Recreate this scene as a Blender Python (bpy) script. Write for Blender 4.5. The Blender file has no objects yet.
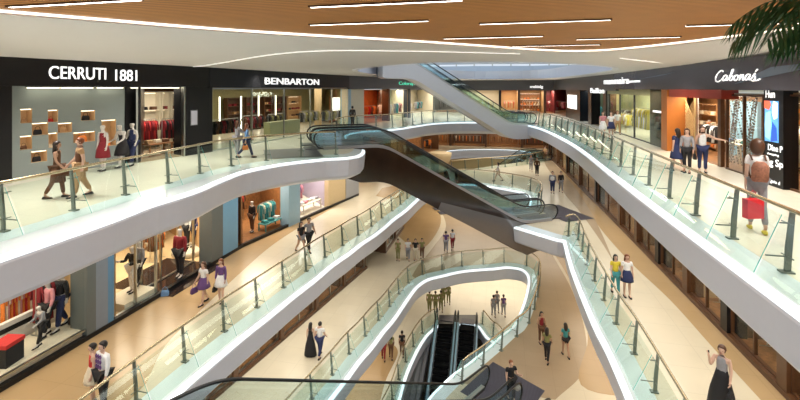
import bpy, bmesh, math, random
from math import sin, cos, pi, radians, atan2, sqrt
from mathutils import Vector, Matrix
from mathutils.geometry import tessellate_polygon
random.seed(7)
C = bpy.context.scene.collection

# ------------------------------------------------------------------ camera
CZ = 3.2                      # eye height above the upper gallery floor (z = 0)
TH = radians(13.1)
FP = 430.0
cam_d = bpy.data.cameras.new('camera')
cam = bpy.data.objects.new('camera', cam_d); C.objects.link(cam)
cam.location = (0, 0, CZ)
cam.rotation_euler = (pi/2, 0, TH)
cam_d.sensor_width = 36; cam_d.lens = FP/800*36
cam_d.shift_y = -112/800
cam_d.clip_end = 400
bpy.context.scene.camera = cam

# ------------------------------------------------------------------ world, view
w = bpy.data.worlds.new('world'); bpy.context.scene.world = w
w.use_nodes = True
bg = w.node_tree.nodes['Background']
bg.inputs[0].default_value = (0.82, 0.90, 1.0, 1); bg.inputs[1].default_value = 1.0
vs = bpy.context.scene.view_settings
vs.view_transform = 'Standard'; vs.look = 'None'; vs.gamma = 1; vs.use_curve_mapping = False
vs.exposure = -0.1

def area(x, y, z, sx, sy, power, col=(1, .93, .82), rot=(0, 0, 0)):
    l = bpy.data.lights.new('area_light', 'AREA'); l.shape = 'RECTANGLE'
    l.size = sx; l.size_y = sy; l.energy = power; l.color = col
    o = bpy.data.objects.new('area_light', l); C.objects.link(o)
    o.location = (x, y, z); o.rotation_euler = rot
    return o
def spot(x, y, z, power, ang=120, col=(1, .95, .88), r=.7):
    l = bpy.data.lights.new('fill_spot', 'SPOT'); l.energy = power; l.color = col
    l.spot_size = radians(ang); l.spot_blend = .8; l.shadow_soft_size = r
    o = bpy.data.objects.new('fill_spot', l); C.objects.link(o); o.location = (x, y, z)
    return o
L3, L2, L1, L0, B1 = 0.0, -5.1, -10.2, -15.1, -19.8
WARM = (1, .87, .68); SOFT = (1, .95, .87); COOL = (.9, .95, 1)
# unseen area lamps added under the slabs to brighten the lower galleries
for (x, y, sx, sy, p, c) in ((-11.3, 12, 2.2, 22, 300, SOFT), (-9.6, 30, 2.5, 9, 260, WARM), (6.0, 16, 1.8, 30, 560, SOFT), (0, 47, 14, 7, 700, SOFT)):
    area(x, y, L3-1.3, sx, sy, p, c)
for (x, y, sx, sy, p, c) in ((-10.2, 18, 2.0, 24, 520, SOFT), (6.0, 20, 2.4, 28, 620, WARM), (0, 46, 14, 9, 900, WARM)):
    area(x, y, L2-1.3, sx, sy, p, c)
for (x, y, sx, sy, p, c) in ((-9.5, 20, 3.0, 24, 560, WARM), (5.0, 24, 3.5, 24, 520, WARM), (-1, 42, 12, 9, 640, WARM)):
    area(x, y, L1-1.3, sx, sy, p, c)
# unseen fill spots added below the timber and gallery ceilings
for x in (-8, -3, 2, 6):
    for y in (3, 9, 15): spot(x, y, 4.8, 900, 130)
for y in (4, 10, 16, 22): spot(-13.2, y, 4.2, 1000, 140, SOFT)
for y in (4, 10, 16, 22, 28): spot(6.8, y, 4.2, 480, 140, SOFT)
for x in (-8, -3, 2, 6): spot(x, 48, 4.2, 500, 140, SOFT)
for (x, y) in ((-4, 24), (0, 30)): spot(x, y, 4.6, 900, 120)

# ------------------------------------------------------------------ measuring the place
def P(px, py, z):
    t = FP*(CZ-z)/(py-88.0); u = (px-400)/FP
    return Vector((t*(-sin(TH)+u*cos(TH)), t*(cos(TH)+u*sin(TH)), z))
def P2(px, py, z):
    p = P(px, py, z); return (p.x, p.y)
def PIX(p):
    t = -sin(TH)*p[0]+cos(TH)*p[1]; l = cos(TH)*p[0]+sin(TH)*p[1]
    return 400+FP*l/t, 88+FP*(CZ-p[2])/t
class Seg:
    """a straight run of shop front: a -> b, shops lie on the side of n"""
    def __init__(s, a, b, side):
        s.a = Vector(a[:2]); s.b = Vector(b[:2]); s.d = (s.b-s.a).normalized(); s.L = (s.b-s.a).length
        s.n = Vector((-s.d.y, s.d.x))*side; s.side = side; s.ang = atan2(s.d.y, s.d.x)
    def at(s, k, dep=0, z=0):
        p = s.a+s.d*k+s.n*dep; return Vector((p.x, p.y, z))
    def k(s, px, dep=0):
        u = (px-400)/FP; D = Vector((-sin(TH)+u*cos(TH), cos(TH)+u*sin(TH)))
        o = s.a+s.n*dep
        den = s.d.x*D.y-s.d.y*D.x
        return -(o.x*D.y-o.y*D.x)/den
    def z(s, px, py, dep=0):
        p = s.at(s.k(px, dep), dep); t = -sin(TH)*p.x+cos(TH)*p.y
        return CZ-(py-88)*t/FP

# ------------------------------------------------------------------ materials
MC = {}
def mat(name, col, rough=.5, metal=0, emit=None, es=0, var=.05, scale=6, spec=.5, coat=0):
    if name in MC: return MC[name]
    m = bpy.data.materials.new(name); m.use_nodes = True; MC[name] = m
    nt = m.node_tree; b = nt.nodes['Principled BSDF']
    b.inputs['Roughness'].default_value = rough; b.inputs['Metallic'].default_value = metal
    b.inputs['Specular IOR Level'].default_value = spec
    if coat: b.inputs['Coat Weight'].default_value = coat; b.inputs['Coat Roughness'].default_value = .05
    c4 = (*col, 1)
    if var and not emit:
        tc = nt.nodes.new('ShaderNodeTexCoord'); n = nt.nodes.new('ShaderNodeTexNoise')
        n.inputs['Scale'].default_value = scale; nt.links.new(tc.outputs['Object'], n.inputs['Vector'])
        mx = nt.nodes.new('ShaderNodeMix'); mx.data_type = 'RGBA'
        mx.inputs[6].default_value = tuple(max(0, v*(1-var)) for v in col)+(1,)
        mx.inputs[7].default_value = tuple(min(1, v*(1+var)) for v in col)+(1,)
        nt.links.new(n.outputs['Fac'], mx.inputs[0]); nt.links.new(mx.outputs[2], b.inputs['Base Color'])
    else: b.inputs['Base Color'].default_value = c4
    if emit:
        b.inputs['Emission Color'].default_value = (*emit, 1); b.inputs['Emission Strength'].default_value = es
    return m
def glassmat(name, tint, gloss=.12, rough=.02, fac=None):
    m = bpy.data.materials.new(name); m.use_nodes = True; nt = m.node_tree
    for n in list(nt.nodes): nt.nodes.remove(n)
    out = nt.nodes.new('ShaderNodeOutputMaterial'); tr = nt.nodes.new('ShaderNodeBsdfTransparent')
    gl = nt.nodes.new('ShaderNodeBsdfGlossy'); mx = nt.nodes.new('ShaderNodeMixShader'); fr = nt.nodes.new('ShaderNodeLayerWeight'); pw = nt.nodes.new('ShaderNodeMath'); pw.operation = 'POWER'; pw.inputs[1].default_value = 4
    ad = nt.nodes.new('ShaderNodeMath'); ad.operation = 'MULTIPLY_ADD'; ad.inputs[1].default_value = .45; ad.inputs[2].default_value = gloss
    ad.use_clamp = True
    fr.inputs[0].default_value = .5
    tr.inputs[0].default_value = (*tint, 1); gl.inputs['Roughness'].default_value = rough; gl.inputs[0].default_value = (.9, .97, 1, 1)
    nt.links.new(fr.outputs['Facing'], pw.inputs[0]); nt.links.new(pw.outputs[0], ad.inputs[0]); nt.links.new(ad.outputs[0], mx.inputs[0])
    nt.links.new(tr.outputs[0], mx.inputs[1]); nt.links.new(gl.outputs[0], mx.inputs[2]); nt.links.new(mx.outputs[0], out.inputs[0])
    return m
def stripes(name, c1, c2, axis, period, rough=.5, duty=.5, metal=0):
    m = bpy.data.materials.new(name); m.use_nodes = True; nt = m.node_tree; b = nt.nodes['Principled BSDF']
    b.inputs['Roughness'].default_value = rough; b.inputs['Metallic'].default_value = metal
    tc = nt.nodes.new('ShaderNodeTexCoord'); sp = nt.nodes.new('ShaderNodeSeparateXYZ'); nt.links.new(tc.outputs['Object'], sp.inputs[0])
    mo = nt.nodes.new('ShaderNodeMath'); mo.operation = 'PINGPONG'; mo.inputs[1].default_value = period/2
    nt.links.new(sp.outputs[axis], mo.inputs[0])
    gt = nt.nodes.new('ShaderNodeMath'); gt.operation = 'GREATER_THAN'; gt.inputs[1].default_value = period/2*duty
    nt.links.new(mo.outputs[0], gt.inputs[0])
    n = nt.nodes.new('ShaderNodeTexNoise'); n.inputs['Scale'].default_value = 1.5; nt.links.new(tc.outputs['Object'], n.inputs['Vector'])
    mx = nt.nodes.new('ShaderNodeMix'); mx.data_type = 'RGBA'; mx.inputs[6].default_value = (*c1, 1); mx.inputs[7].default_value = (*c2, 1)
    nt.links.new(gt.outputs[0], mx.inputs[0])
    m2 = nt.nodes.new('ShaderNodeMix'); m2.data_type = 'RGBA'; m2.blend_type = 'MULTIPLY'; m2.inputs[0].default_value = .25
    nt.links.new(mx.outputs[2], m2.inputs[6]); nt.links.new(n.outputs['Fac'], m2.inputs[7]); nt.links.new(m2.outputs[2], b.inputs['Base Color'])
    return m
def floormat(name, c1, c2, rough=.24, tile=1.2):
    m = bpy.data.materials.new(name); m.use_nodes = True; nt = m.node_tree; b = nt.nodes['Principled BSDF']
    b.inputs['Roughness'].default_value = rough
    tc = nt.nodes.new('ShaderNodeTexCoord'); br = nt.nodes.new('ShaderNodeTexBrick')
    br.offset = 0; br.inputs['Scale'].default_value = 1; br.inputs['Mortar Size'].default_value = .006
    br.inputs['Brick Width'].default_value = tile; br.inputs['Row Height'].default_value = tile
    br.inputs['Color1'].default_value = (*c1, 1); br.inputs['Color2'].default_value = (*c2, 1)
    br.inputs['Mortar'].default_value = tuple(v*.8 for v in c1)+(1,)
    nt.links.new(tc.outputs['Object'], br.inputs['Vector'])
    n = nt.nodes.new('ShaderNodeTexNoise'); n.inputs['Scale'].default_value = .9; n.inputs['Detail'].default_value = 4
    nt.links.new(tc.outputs['Object'], n.inputs['Vector'])
    m2 = nt.nodes.new('ShaderNodeMix'); m2.data_type = 'RGBA'; m2.blend_type = 'MULTIPLY'; m2.inputs[0].default_value = .14
    nt.links.new(br.outputs['Color'], m2.inputs[6]); nt.links.new(n.outputs['Fac'], m2.inputs[7]); nt.links.new(m2.outputs[2], b.inputs['Base Color'])
    return m
WHITE = mat('white_gypsum', (.80, .80, .82), .45, var=.02)
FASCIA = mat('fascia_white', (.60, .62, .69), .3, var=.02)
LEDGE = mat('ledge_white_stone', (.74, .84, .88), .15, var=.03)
SOFFIT = mat('soffit_grey', (.74, .72, .70), .6, var=.03, scale=.5)
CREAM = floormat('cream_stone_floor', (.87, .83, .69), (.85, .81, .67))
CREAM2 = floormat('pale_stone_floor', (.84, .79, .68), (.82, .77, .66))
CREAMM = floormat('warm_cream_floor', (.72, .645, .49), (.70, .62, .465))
TAN = floormat('tan_stone_floor', (.50, .345, .18), (.48, .33, .17))
TAUPE = floormat('taupe_stone_floor', (.44, .335, .22), (.42, .32, .21))
BLACKFLOOR = mat('black_stone', (.03, .02, .018), .12)
BLACK = mat('black_gloss', (.010, .010, .011), .3, var=.1, spec=.3)
DGREY = mat('dark_grey_panel', (.07, .07, .075), .35)
GREY = mat('grey_panel', (.12, .14, .14), .35)
BLUEP = mat('blue_panel', (.10, .24, .40), .3)
LBLUE = mat('pale_blue_panel', (.33, .52, .66), .3)
POSTM = mat('post_grey_steel', (.20, .23, .21), .35, .6)
STEEL = mat('brushed_steel', (.50, .52, .50), .28, 1)
BRASS = mat('brass_handrail', (.62, .52, .34), .25, .9)
RUBBER = mat('black_rubber', (.012, .014, .016), .3)
EDGE = mat('glass_edge', (.12, .55, .50), .2)
GLASS = glassmat('rail_glass', (.91, .965, .94), .03)
EGLASS = glassmat('escalator_glass', (.86, .94, .95), .10)
SHOPGLASS = glassmat('shop_glass', (.95, .97, .97), .0)
LED = mat('led_strip', (1, 1, 1), .5, emit=(.76, .92, 1.0), es=1.05)
WLED = mat('warm_led_strip', (1, 1, 1), .5, emit=(1, .85, .62), es=2.6)
TUBE = mat('ceiling_light_strip', (1, 1, 1), .5, emit=(1, .92, .80), es=9)
WOOD = stripes('timber_slats', (.60, .255, .048), (.33, .125, .020), 1, .17, .6, .62)
WOOD2 = mat('warm_wood', (.26, .12, .045), .35, var=.7)
DWOOD = mat('dark_wood', (.10, .045, .02), .3, var=.3)
BRONZE = mat('bronze_glass_cladding', (.032, .019, .013), .12, var=.5, scale=1.2)
CLADGREY = mat('grey_metal_cladding', (.34, .34, .36), .35)
CLADWHITE = mat('white_metal_cladding', (.62, .62, .64), .3, var=.03)
STEP = stripes('step_tread', (.004, .004, .005), (.014, .014, .016), 1, .04, .9, .5, 0)
STEP.node_tree.nodes['Principled BSDF'].inputs['Specular IOR Level'].default_value = .08
PLATE = stripes('landing_plate', (.055, .05, .075), (.09, .085, .115), 0, .06, .4, .5, .2)

# ------------------------------------------------------------------ mesh builder
class MB:
    def __init__(s): s.v = []; s.f = []
    def add(s, vs, fs):
        o = len(s.v); s.v += [tuple(v) for v in vs]; s.f += [tuple(i+o for i in f) for f in fs]; return s
    def box(s, c, d, rz=0, rx=0, ry=0):
        M = Matrix.Translation(c) @ Matrix.Rotation(rz, 4, 'Z') @ Matrix.Rotation(ry, 4, 'Y') @ Matrix.Rotation(rx, 4, 'X')
        vs = [M @ Vector((x*d[0]/2, y*d[1]/2, z*d[2]/2)) for z in (-1, 1) for y in (-1, 1) for x in (-1, 1)]
        return s.add(vs, [(0, 2, 3, 1), (4, 5, 7, 6), (0, 1, 5, 4), (2, 6, 7, 3), (0, 4, 6, 2), (1, 3, 7, 5)])
    def bbox(s, x0, x1, y0, y1, z0, z1): return s.box(((x0+x1)/2, (y0+y1)/2, (z0+z1)/2), (abs(x1-x0), abs(y1-y0), abs(z1-z0)))
    def tube(s, pts, r, n=8, closed=False):
        pts = [Vector(p) for p in pts]; N = len(pts); rs = r if isinstance(r, (list, tuple)) else [r]*N
        vs = []; prev = None
        for i, p in enumerate(pts):
            if closed: t = pts[(i+1) % N]-pts[i-1]
            else: t = pts[min(i+1, N-1)]-pts[max(i-1, 0)]
            if t.length < 1e-9: t = Vector((0, 0, 1))
            t.normalize()
            if prev is None:
                a = Vector((0, 0, 1)) if abs(t.z) < .9 else Vector((1, 0, 0))
                e = t.cross(a).normalized()
            else:
                e = prev-t*prev.dot(t)
                e = e.normalized() if e.length > 1e-6 else t.orthogonal().normalized()
            prev = e; g = t.cross(e)
            for j in range(n):
                a = 2*pi*j/n; vs.append(p+(e*cos(a)+g*sin(a))*rs[i])
        fs = []
        for i in range(N if closed else N-1):
            for j in range(n):
                a = i*n+j; b = i*n+(j+1) % n; c = ((i+1) % N)*n+(j+1) % n; d = ((i+1) % N)*n+j
                fs.append((a, b, c, d))
        if not closed: fs += [tuple(range(n))[::-1], tuple((N-1)*n+j for j in range(n))]
        return s.add(vs, fs)
    def ring(s, rings, cap=True):
        """rings of equal count"""
        n = len(rings[0]); vs = [v for r in rings for v in r]; fs = []
        for i in range(len(rings)-1):
            for j in range(n): fs.append((i*n+j, i*n+(j+1) % n, (i+1)*n+(j+1) % n, (i+1)*n+j))
        if cap: fs += [tuple(range(n))[::-1], tuple((len(rings)-1)*n+j for j in range(n))]
        return s.add(vs, fs)
    def lathe(s, prof, c=(0, 0, 0), n=16, sy=1):
        return s.ring([[(c[0]+r*cos(2*pi*j/n), c[1]+sy*r*sin(2*pi*j/n), c[2]+z) for j in range(n)] for r, z in prof])
    def ball(s, c, r, n=10):
        if not isinstance(r, (tuple, list)): r = (r, r, r)
        k = n//2+1
        return s.ring([[(c[0]+r[0]*max(.02, sin(pi*i/k))*cos(2*pi*j/n), c[1]+r[1]*max(.02, sin(pi*i/k))*sin(2*pi*j/n), c[2]-r[2]*cos(pi*i/k)) for j in range(n)] for i in range(k+1)])
    def prism(s, poly, lo, hi, f=lambda a, b, h: (a, b, h)):
        n = len(poly); tri = tessellate_polygon([[Vector((a, b, 0)) for a, b in poly]])
        vs = [f(a, b, lo) for a, b in poly]+[f(a, b, hi) for a, b in poly]
        fs = [tuple(t) for t in tri]+[tuple(i+n for i in t)[::-1] for t in tri]
        fs += [(i, (i+1) % n, (i+1) % n+n, i+n) for i in range(n)]
        return s.add(vs, fs)
    def flat(s, outer, holes, f):
        loops = [[Vector((a, b, 0)) for a, b in l] for l in [outer]+holes]
        pts = [p for l in loops for p in l]
        tri = tessellate_polygon(loops)
        return s.add([f(p.x, p.y) for p in pts], [tuple(t) for t in tri])
    def build(s, name, m, parent=None, smooth=False, bevel=0):
        me = bpy.data.meshes.new(name); me.from_pydata(s.v, [], s.f)
        bm = bmesh.new(); bm.from_mesh(me); bmesh.ops.recalc_face_normals(bm, faces=bm.faces); bm.to_mesh(me); bm.free()
        me.materials.append(m)
        if smooth: me.polygons.foreach_set('use_smooth', [True]*len(me.polygons))
        o = bpy.data.objects.new(name, me); C.objects.link(o)
        if parent: o.parent = parent
        if bevel:
            b = o.modifiers.new('bevel', 'BEVEL'); b.width = bevel; b.segments = 2; b.limit_method = 'ANGLE'
        return o
def tag(o, label, cat, group=None, kind=None):
    o['label'] = label; o['category'] = cat
    if group: o['group'] = group
    if kind: o['kind'] = kind
    return o
def thing(name, label, cat, loc=(0, 0, 0), rz=0, group=None):
    o = bpy.data.objects.new(name, None); o.empty_display_size = .1; C.objects.link(o); o.location = loc; o.rotation_euler = (0, 0, rz)
    return tag(o, label, cat, group)
def struct(o): o['kind'] = 'structure'; return o
def copy_tree(o, parent=None):
    c = o.copy(); C.objects.link(c)
    if parent is not None: c.parent = parent
    for ch in list(o.children): copy_tree(ch, c)
    return c

def catmull(pts, n=6, closed=False):
    pts = [Vector((*p[:2], 0)) if len(p) == 2 else Vector(p) for p in pts]; out = []; N = len(pts)
    for i in range(N if closed else N-1):
        p0 = pts[(i-1) % N] if (closed or i > 0) else pts[0]*2-pts[1]
        p1 = pts[i]; p2 = pts[(i+1) % N]; p3 = pts[(i+2) % N] if (closed or i+2 < N) else pts[-1]*2-pts[-2]
        for j in range(n):
            t = j/n
            out.append(.5*((2*p1)+(p2-p0)*t+(2*p0-5*p1+4*p2-p3)*t*t+(3*p1-p0-3*p2+p3)*t**3))
    if not closed: out.append(pts[-1])
    return out
def resample(pts, step, closed=False):
    pts = [Vector(p) for p in pts]
    if closed: pts = pts+[pts[0]]
    L = [0]
    for a, b in zip(pts, pts[1:]): L.append(L[-1]+(b-a).length)
    n = max(1, round(L[-1]/step)); out = []; k = 0
    for i in range(n+1):
        d = L[-1]*i/n
        while k < len(L)-2 and L[k+1] < d: k += 1
        t = (d-L[k])/max(1e-9, L[k+1]-L[k]); out.append(pts[k].lerp(pts[k+1], t))
    return out[:-1] if closed else out

# ------------------------------------------------------------------ the voids, one loop a level (clockwise seen from above: near left, far, near right)
FL3 = [P2(*p, L3) for p in ((38, 222), (108, 200), (157, 187), (194, 175.5), (226, 167), (263, 161), (288, 158), (322, 155))]
V3 = [(-10.8, -6), (-10.8, 2)]+FL3+[(-7.3, 19.9), (-7.7, 22.0), (-9.9, 25.6), (-11.0, 28.5), (-10.6, 31.2), (-8.7, 33.2), (-7.7, 36), (-6.5, 39.3), (-4.5, 41.4), (-1, 42.2), (1.6, 41.6),
      (2.9, 39.6), (3.9, 35.5), (4.55, 29), (4.75, 24), (4.72, 18), (4.75, 12), (4.85, 6), (4.9, 0), (4.9, -6)]
FL2 = [P2(*p, L2) for p in ((150, 391), (192, 357), (227, 330), (257, 308), (281, 290), (302, 275), (320, 261), (337, 250), (351, 240), (364, 232), (375, 224), (385, 216), (398, 207))]
V2 = [(-9.5, -6), (-9.4, 4)]+FL2+[(-6.3, 35), (-4.5, 37.8), (-2, 38.4)]+[P2(505, 186, L2), P2(535, 193, L2), (2.7, 31.6), (1.5, 30.2), (.9, 28.6), (1.1, 27.6), (2.4, 26.5), (3.7, 25.6)]+\
     [P2(574, 232, L2), P2(587, 267, L2), P2(614, 322, L2), P2(646, 378, L2), (4.1, 2), (4.1, -6)]
FL1 = [P2(*p, L1) for p in ((332, 376), (347, 357), (361, 342), (373, 327), (384, 315), (401, 292), (410, 282), (422, 275), (438, 271), (456, 267), (474, 265), (490, 264), (507, 262.5), (527, 266), (538, 276))]
FR1 = [P2(*p, L1) for p in ((537, 297), (527, 326), (515, 337), (500, 351), (480, 368), (461, 383))]
V1 = [(-9.2, -6), (-8.9, 6), (-8.3, 14)]+FL1+FR1+[(-2.6, 17.3), (-2.2, 14), (1.5, 8), (3, 0), (3, -6)]
FL0 = [P2(*p, L0) for p in ((392, 403), (402, 372), (415, 345), (427, 329), (441, 322))]
FR0 = [P2(*p, L0) for p in ((477, 322), (490, 335), (502, 347))]
V0 = [(-6.6, 16), (-6.4, 21)]+FL0+FR0+[(.9, 26), (.9, 16)]
def dense(V, n=5, sharp=()): return [(p.x, p.y) for p in catmull(V, n, True)]
D3 = [(p.x, p.y) for p in catmull(V3, 4)]; D2 = [(p.x, p.y) for p in catmull(V2, 4)]; D1 = [(p.x, p.y) for p in catmull(V1, 4)]; D0 = [(p.x, p.y) for p in catmull(V0, 4)]
V2B = [(p.x, p.y) for p in catmull([P2(452, 170, L2), P2(492, 166, L2), P2(528, 160, L2), P2(530, 152, L2), P2(500, 149, L2), P2(452, 150, L2), P2(436, 158, L2)], 4, True)]

def offs(poly, k, closed=True):
    """move a loop k metres into the void (right-hand side of its direction)"""
    out = []; N = len(poly)
    for i in range(N):
        a = Vector(poly[i-1 if (i or closed) else 0]); b = Vector(poly[i]); c = Vector(poly[(i+1) % N if (i < N-1 or closed) else i])
        t = (c-a)
        if t.length < 1e-6: t = Vector((0, 1))
        t.normalize(); n = Vector((t.y, -t.x)); kk = k(b) if callable(k) else k
        p = b+n*kk; out.append((p.x, p.y))
    return out
def sweep(mb, poly, prof, closed=False):
    """prof: list of (offset, z) ; offset may be a callable"""
    rows = []
    for k, z in prof: rows.append([(x, y, z) for x, y in offs(poly, k, closed)])
    N = len(poly); vs = [v for r in rows for v in r]; fs = []
    for i in range(len(rows)-1):
        for j in range(N if closed else N-1): fs.append((i*N+j, i*N+(j+1) % N, (i+1)*N+(j+1) % N, (i+1)*N+j))
    return mb.add(vs, fs)

def level(z, outer, voids, fm, led, widths, n):
    f = MB().flat(outer, [list(v) for v in voids], lambda a, b: (a, b, z)).build('floor', fm); struct(f)
    if z > B1:
        c = MB().flat(outer, [list(v) for v in voids], lambda a, b: (a, b, z-1.22)).build('ceiling', SOFFIT); struct(c)
    for i, (v, wd) in enumerate(zip(voids, widths)):
        o = wd
        oo = (lambda k: (lambda p: (o(p) if callable(o) else o)+k))
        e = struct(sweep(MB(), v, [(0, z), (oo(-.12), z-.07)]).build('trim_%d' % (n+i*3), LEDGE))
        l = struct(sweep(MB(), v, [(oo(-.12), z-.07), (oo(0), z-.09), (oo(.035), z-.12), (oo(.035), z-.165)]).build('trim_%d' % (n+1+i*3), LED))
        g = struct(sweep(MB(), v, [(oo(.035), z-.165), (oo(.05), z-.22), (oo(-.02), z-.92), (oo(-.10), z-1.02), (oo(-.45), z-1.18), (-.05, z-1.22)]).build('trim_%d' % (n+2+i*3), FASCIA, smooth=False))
RECT = [(-23, -6.2), (-23, 70), (18, 70), (18, -6.2)]
def w3(p):
    if p.x < -3: return 1.35 if p.y < 12 else max(.55, 1.35-(p.y-12)*.09)
    return .6
level(L3, RECT, [D3], CREAM, True, [w3], 1)
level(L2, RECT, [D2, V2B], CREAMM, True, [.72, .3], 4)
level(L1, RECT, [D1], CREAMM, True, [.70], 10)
level(L0, RECT, [D0], CREAM2, True, [.35], 13)
struct(MB().flat(RECT, [], lambda a, b: (a, b, B1)).build('floor', TAUPE))

# coloured stone and one painted patch of shop light laid into the floors
def inlay(pts, z, m, n=5, smooth=True):
    pts = [(p[0], p[1]) for p in pts]
    struct(MB().flat(pts, [], lambda a, b: (a, b, z+.004)).build('floor', m))
def curve(pix, z, n=6): return [(p.x, p.y) for p in catmull([P2(*p, z) for p in pix], n)]
# middle level, left: tan band that widens towards the near end
inlay([(-9.55, 0)]+[(-9.5, P2(150, 391, L2)[1]-1.2)]+curve(((146, 384), (166, 345), (200, 311), (237, 276), (270, 247), (300, 227), (340, 204)), L2)+[(-13.4, 30), (-16, 24), (-16, 0)], L2, TAN)
# middle level, right: tan band along the shops
inlay(curve(((790, 432), (715, 350), (670, 300), (630, 262), (600, 228), (578, 196), (556, 163)), L2)+[(9.5, 50), (9.5, 6)], L2, TAN)
inlay(curve(((566, 196), (580, 212), (600, 240), (612, 258), (592, 214), (572, 184), (552, 160), (540, 150), (546, 166)), L2), L2+.004, TAUPE)
# lower level: tan field round the far end of the void, taupe right side, painted amber shop light
def cut(poly): return poly
tanL1 = curve(((555, 400), (583, 372), (586, 338), (576, 300), (560, 268), (540, 240), (505, 222), (455, 207), (440, 205), (446, 226), (434, 246), (418, 266), (412, 276)), L1)
inlay(tanL1+[(a, b) for a, b in offs(D1, -.02, False) if b > 29.5 and a < 2.5]+[(a, b) for a, b in offs(D1, -.02, False) if 19.3 < b < 30.5 and a > -2.0], L1, TAUPE)
inlay(curve(((650, 400), (581, 385), (588, 338), (579, 300), (563, 268), (543, 240), (520, 226), (560, 200), (700, 260)), L1), L1+.001, TAN)  # light from the shops, put into the floor colour
inlay(curve(((398, 236), (420, 250), (440, 226), (437, 208), (420, 200), (398, 215)), L1), L1+.003, TAN)
inlay(curve(((300, 420), (352, 378), (385, 345), (398, 352), (386, 380), (378, 410)), L0), L0, TAN)
inlay(curve(((250, 440), (330, 380), (360, 350), (380, 336), (300, 360)), L0), L0+.003, TAN)
inlay(curve(((382, 188), (398, 186), (404, 194), (392, 199), (376, 196)), L2), L2, TAN)

# ------------------------------------------------------------------ upper ceiling: timber field with a bright cove edge, gypsum round it
TZ = 4.9
vedge_px = [(-60, 9), (0, 14), (100, 22), (200, 30), (300, 36.5), (400, 42), (470, 46.5), (530, 50.6), (565, 52.3), (600, 51.8), (640, 48.6), (700, 42), (750, 36), (800, 30), (860, 22)]
vedge = resample(catmull([P2(x, y, TZ) for x, y in vedge_px], 5), .8)
vedge = [(p.x, p.y) for p in vedge]
vfull = [(-12.4, -6.2)]+[v for v in vedge]+[(9.4, -6.2)]
struct(MB().flat(vfull, [], lambda a, b: (a, b, TZ+.11)).build('ceiling', WOOD))
struct(sweep(MB(), vfull, [(0, TZ), (-.02, TZ+.04)]).build('trim_30', WHITE))
struct(sweep(MB(), vfull, [(-.02, TZ+.03), (-.03, TZ+.10)]).build('trim_31', WLED))
# shop front lines of the upper level
S1 = Seg((-17.6, 4.6), (-14.22, 18.6), 1); S2 = Seg((-14.22, 18.6), (-12.3, 33.5), 1); S3 = Seg((-12.3, 33.5), (-9.6, 45), 1); S4 = Seg((-9.6, 45), (-8.6, 57), 1)
SF = Seg((-8.6, 57), (6.8, 57), 1); R2 = Seg((8.2, 33), (6.8, 57), -1); R1 = Seg((9.45, 2), (8.2, 33), -1)
wallpath = [(-17.6, -6.2), (-17.6, 4.6), (-14.22, 18.6), (-12.3, 33.5), (-9.6, 45), (-8.6, 57), (6.8, 57), (8.2, 33), (9.45, 2), (9.45, -6.2)]
# opening in the gypsum towards the skylight
OPEN = [(-9.9, 33.0), P2(352, 66, 4.62), P2(400, 62.5, 4.66), P2(470, 62, 4.66), P2(560, 62, 4.66), P2(618, 63.5, 4.62), (6.9, 32), (6.3, 40), (5.2, 48), (2.5, 52.5), (-3, 53), (-7, 47), (-9, 41)]
OPEN = [(p.x, p.y) for p in catmull(OPEN, 4, True)]
def smooth01(t): t = max(0, min(1, t)); return t*t*(3-2*t)
def ceil_z(x, y):
    # falls from the timber edge to the shop headers
    dmin = 1e9
    for a, b in zip(wallpath, wallpath[1:]):
        A = Vector(a); B = Vector(b); t = max(0, min(1, (Vector((x, y))-A).dot(B-A)/(B-A).length_squared)); dmin = min(dmin, (A+(B-A)*t-Vector((x, y))).length)
    e = 1e9
    for a in vfull: e = min(e, (Vector(a)-Vector((x, y))).length)
    f = e/(e+dmin+1e-6)
    return TZ-(TZ-4.2)*f
def gyps():
    outer = [tuple(p[:2]) for p in resample([Vector((*p, 0)) for p in wallpath], 1.2)]
    # ring region = wall outline minus timber field; both open at the back, so stitch them into one loop
    inner = [vfull[0]]+vfull[1:-1]+[vfull[-1]]
    loop = outer+inner[::-1]
    return MB().flat(loop, [OPEN], lambda a, b: (a, b, 0))
go = struct(gyps().build('ceiling', SOFFIT, smooth=True))
bm = bmesh.new(); bm.from_mesh(go.data)
for it in range(5):
    lg = [e for e in bm.edges if e.calc_length() > 1.6]
    if lg: bmesh.ops.subdivide_edges(bm, edges=lg, cuts=1)
    bmesh.ops.triangulate(bm, faces=bm.faces)
for v in bm.verts: v.co.z = ceil_z(v.co.x, v.co.y)
bm.to_mesh(go.data); bm.free()
go.data.polygons.foreach_set('use_smooth', [True]*len(go.data.polygons))
# rim of the opening, upper floor edge and its glass
OR = OPEN[::-1]
struct(MB().ring([[(a, b, ceil_z(a, b)) for a, b in OPEN], [(a, b, 5.25) for a, b in OPEN]], cap=False).build('trim_32', FASCIA))
struct(MB().ring([[(a, b, ceil_z(a, b)-.02) for a, b in OPEN], [(a, b, ceil_z(a, b)-.02) for a, b in offs(OPEN, -.35)]], cap=False).build('trim_33', WHITE))
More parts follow.
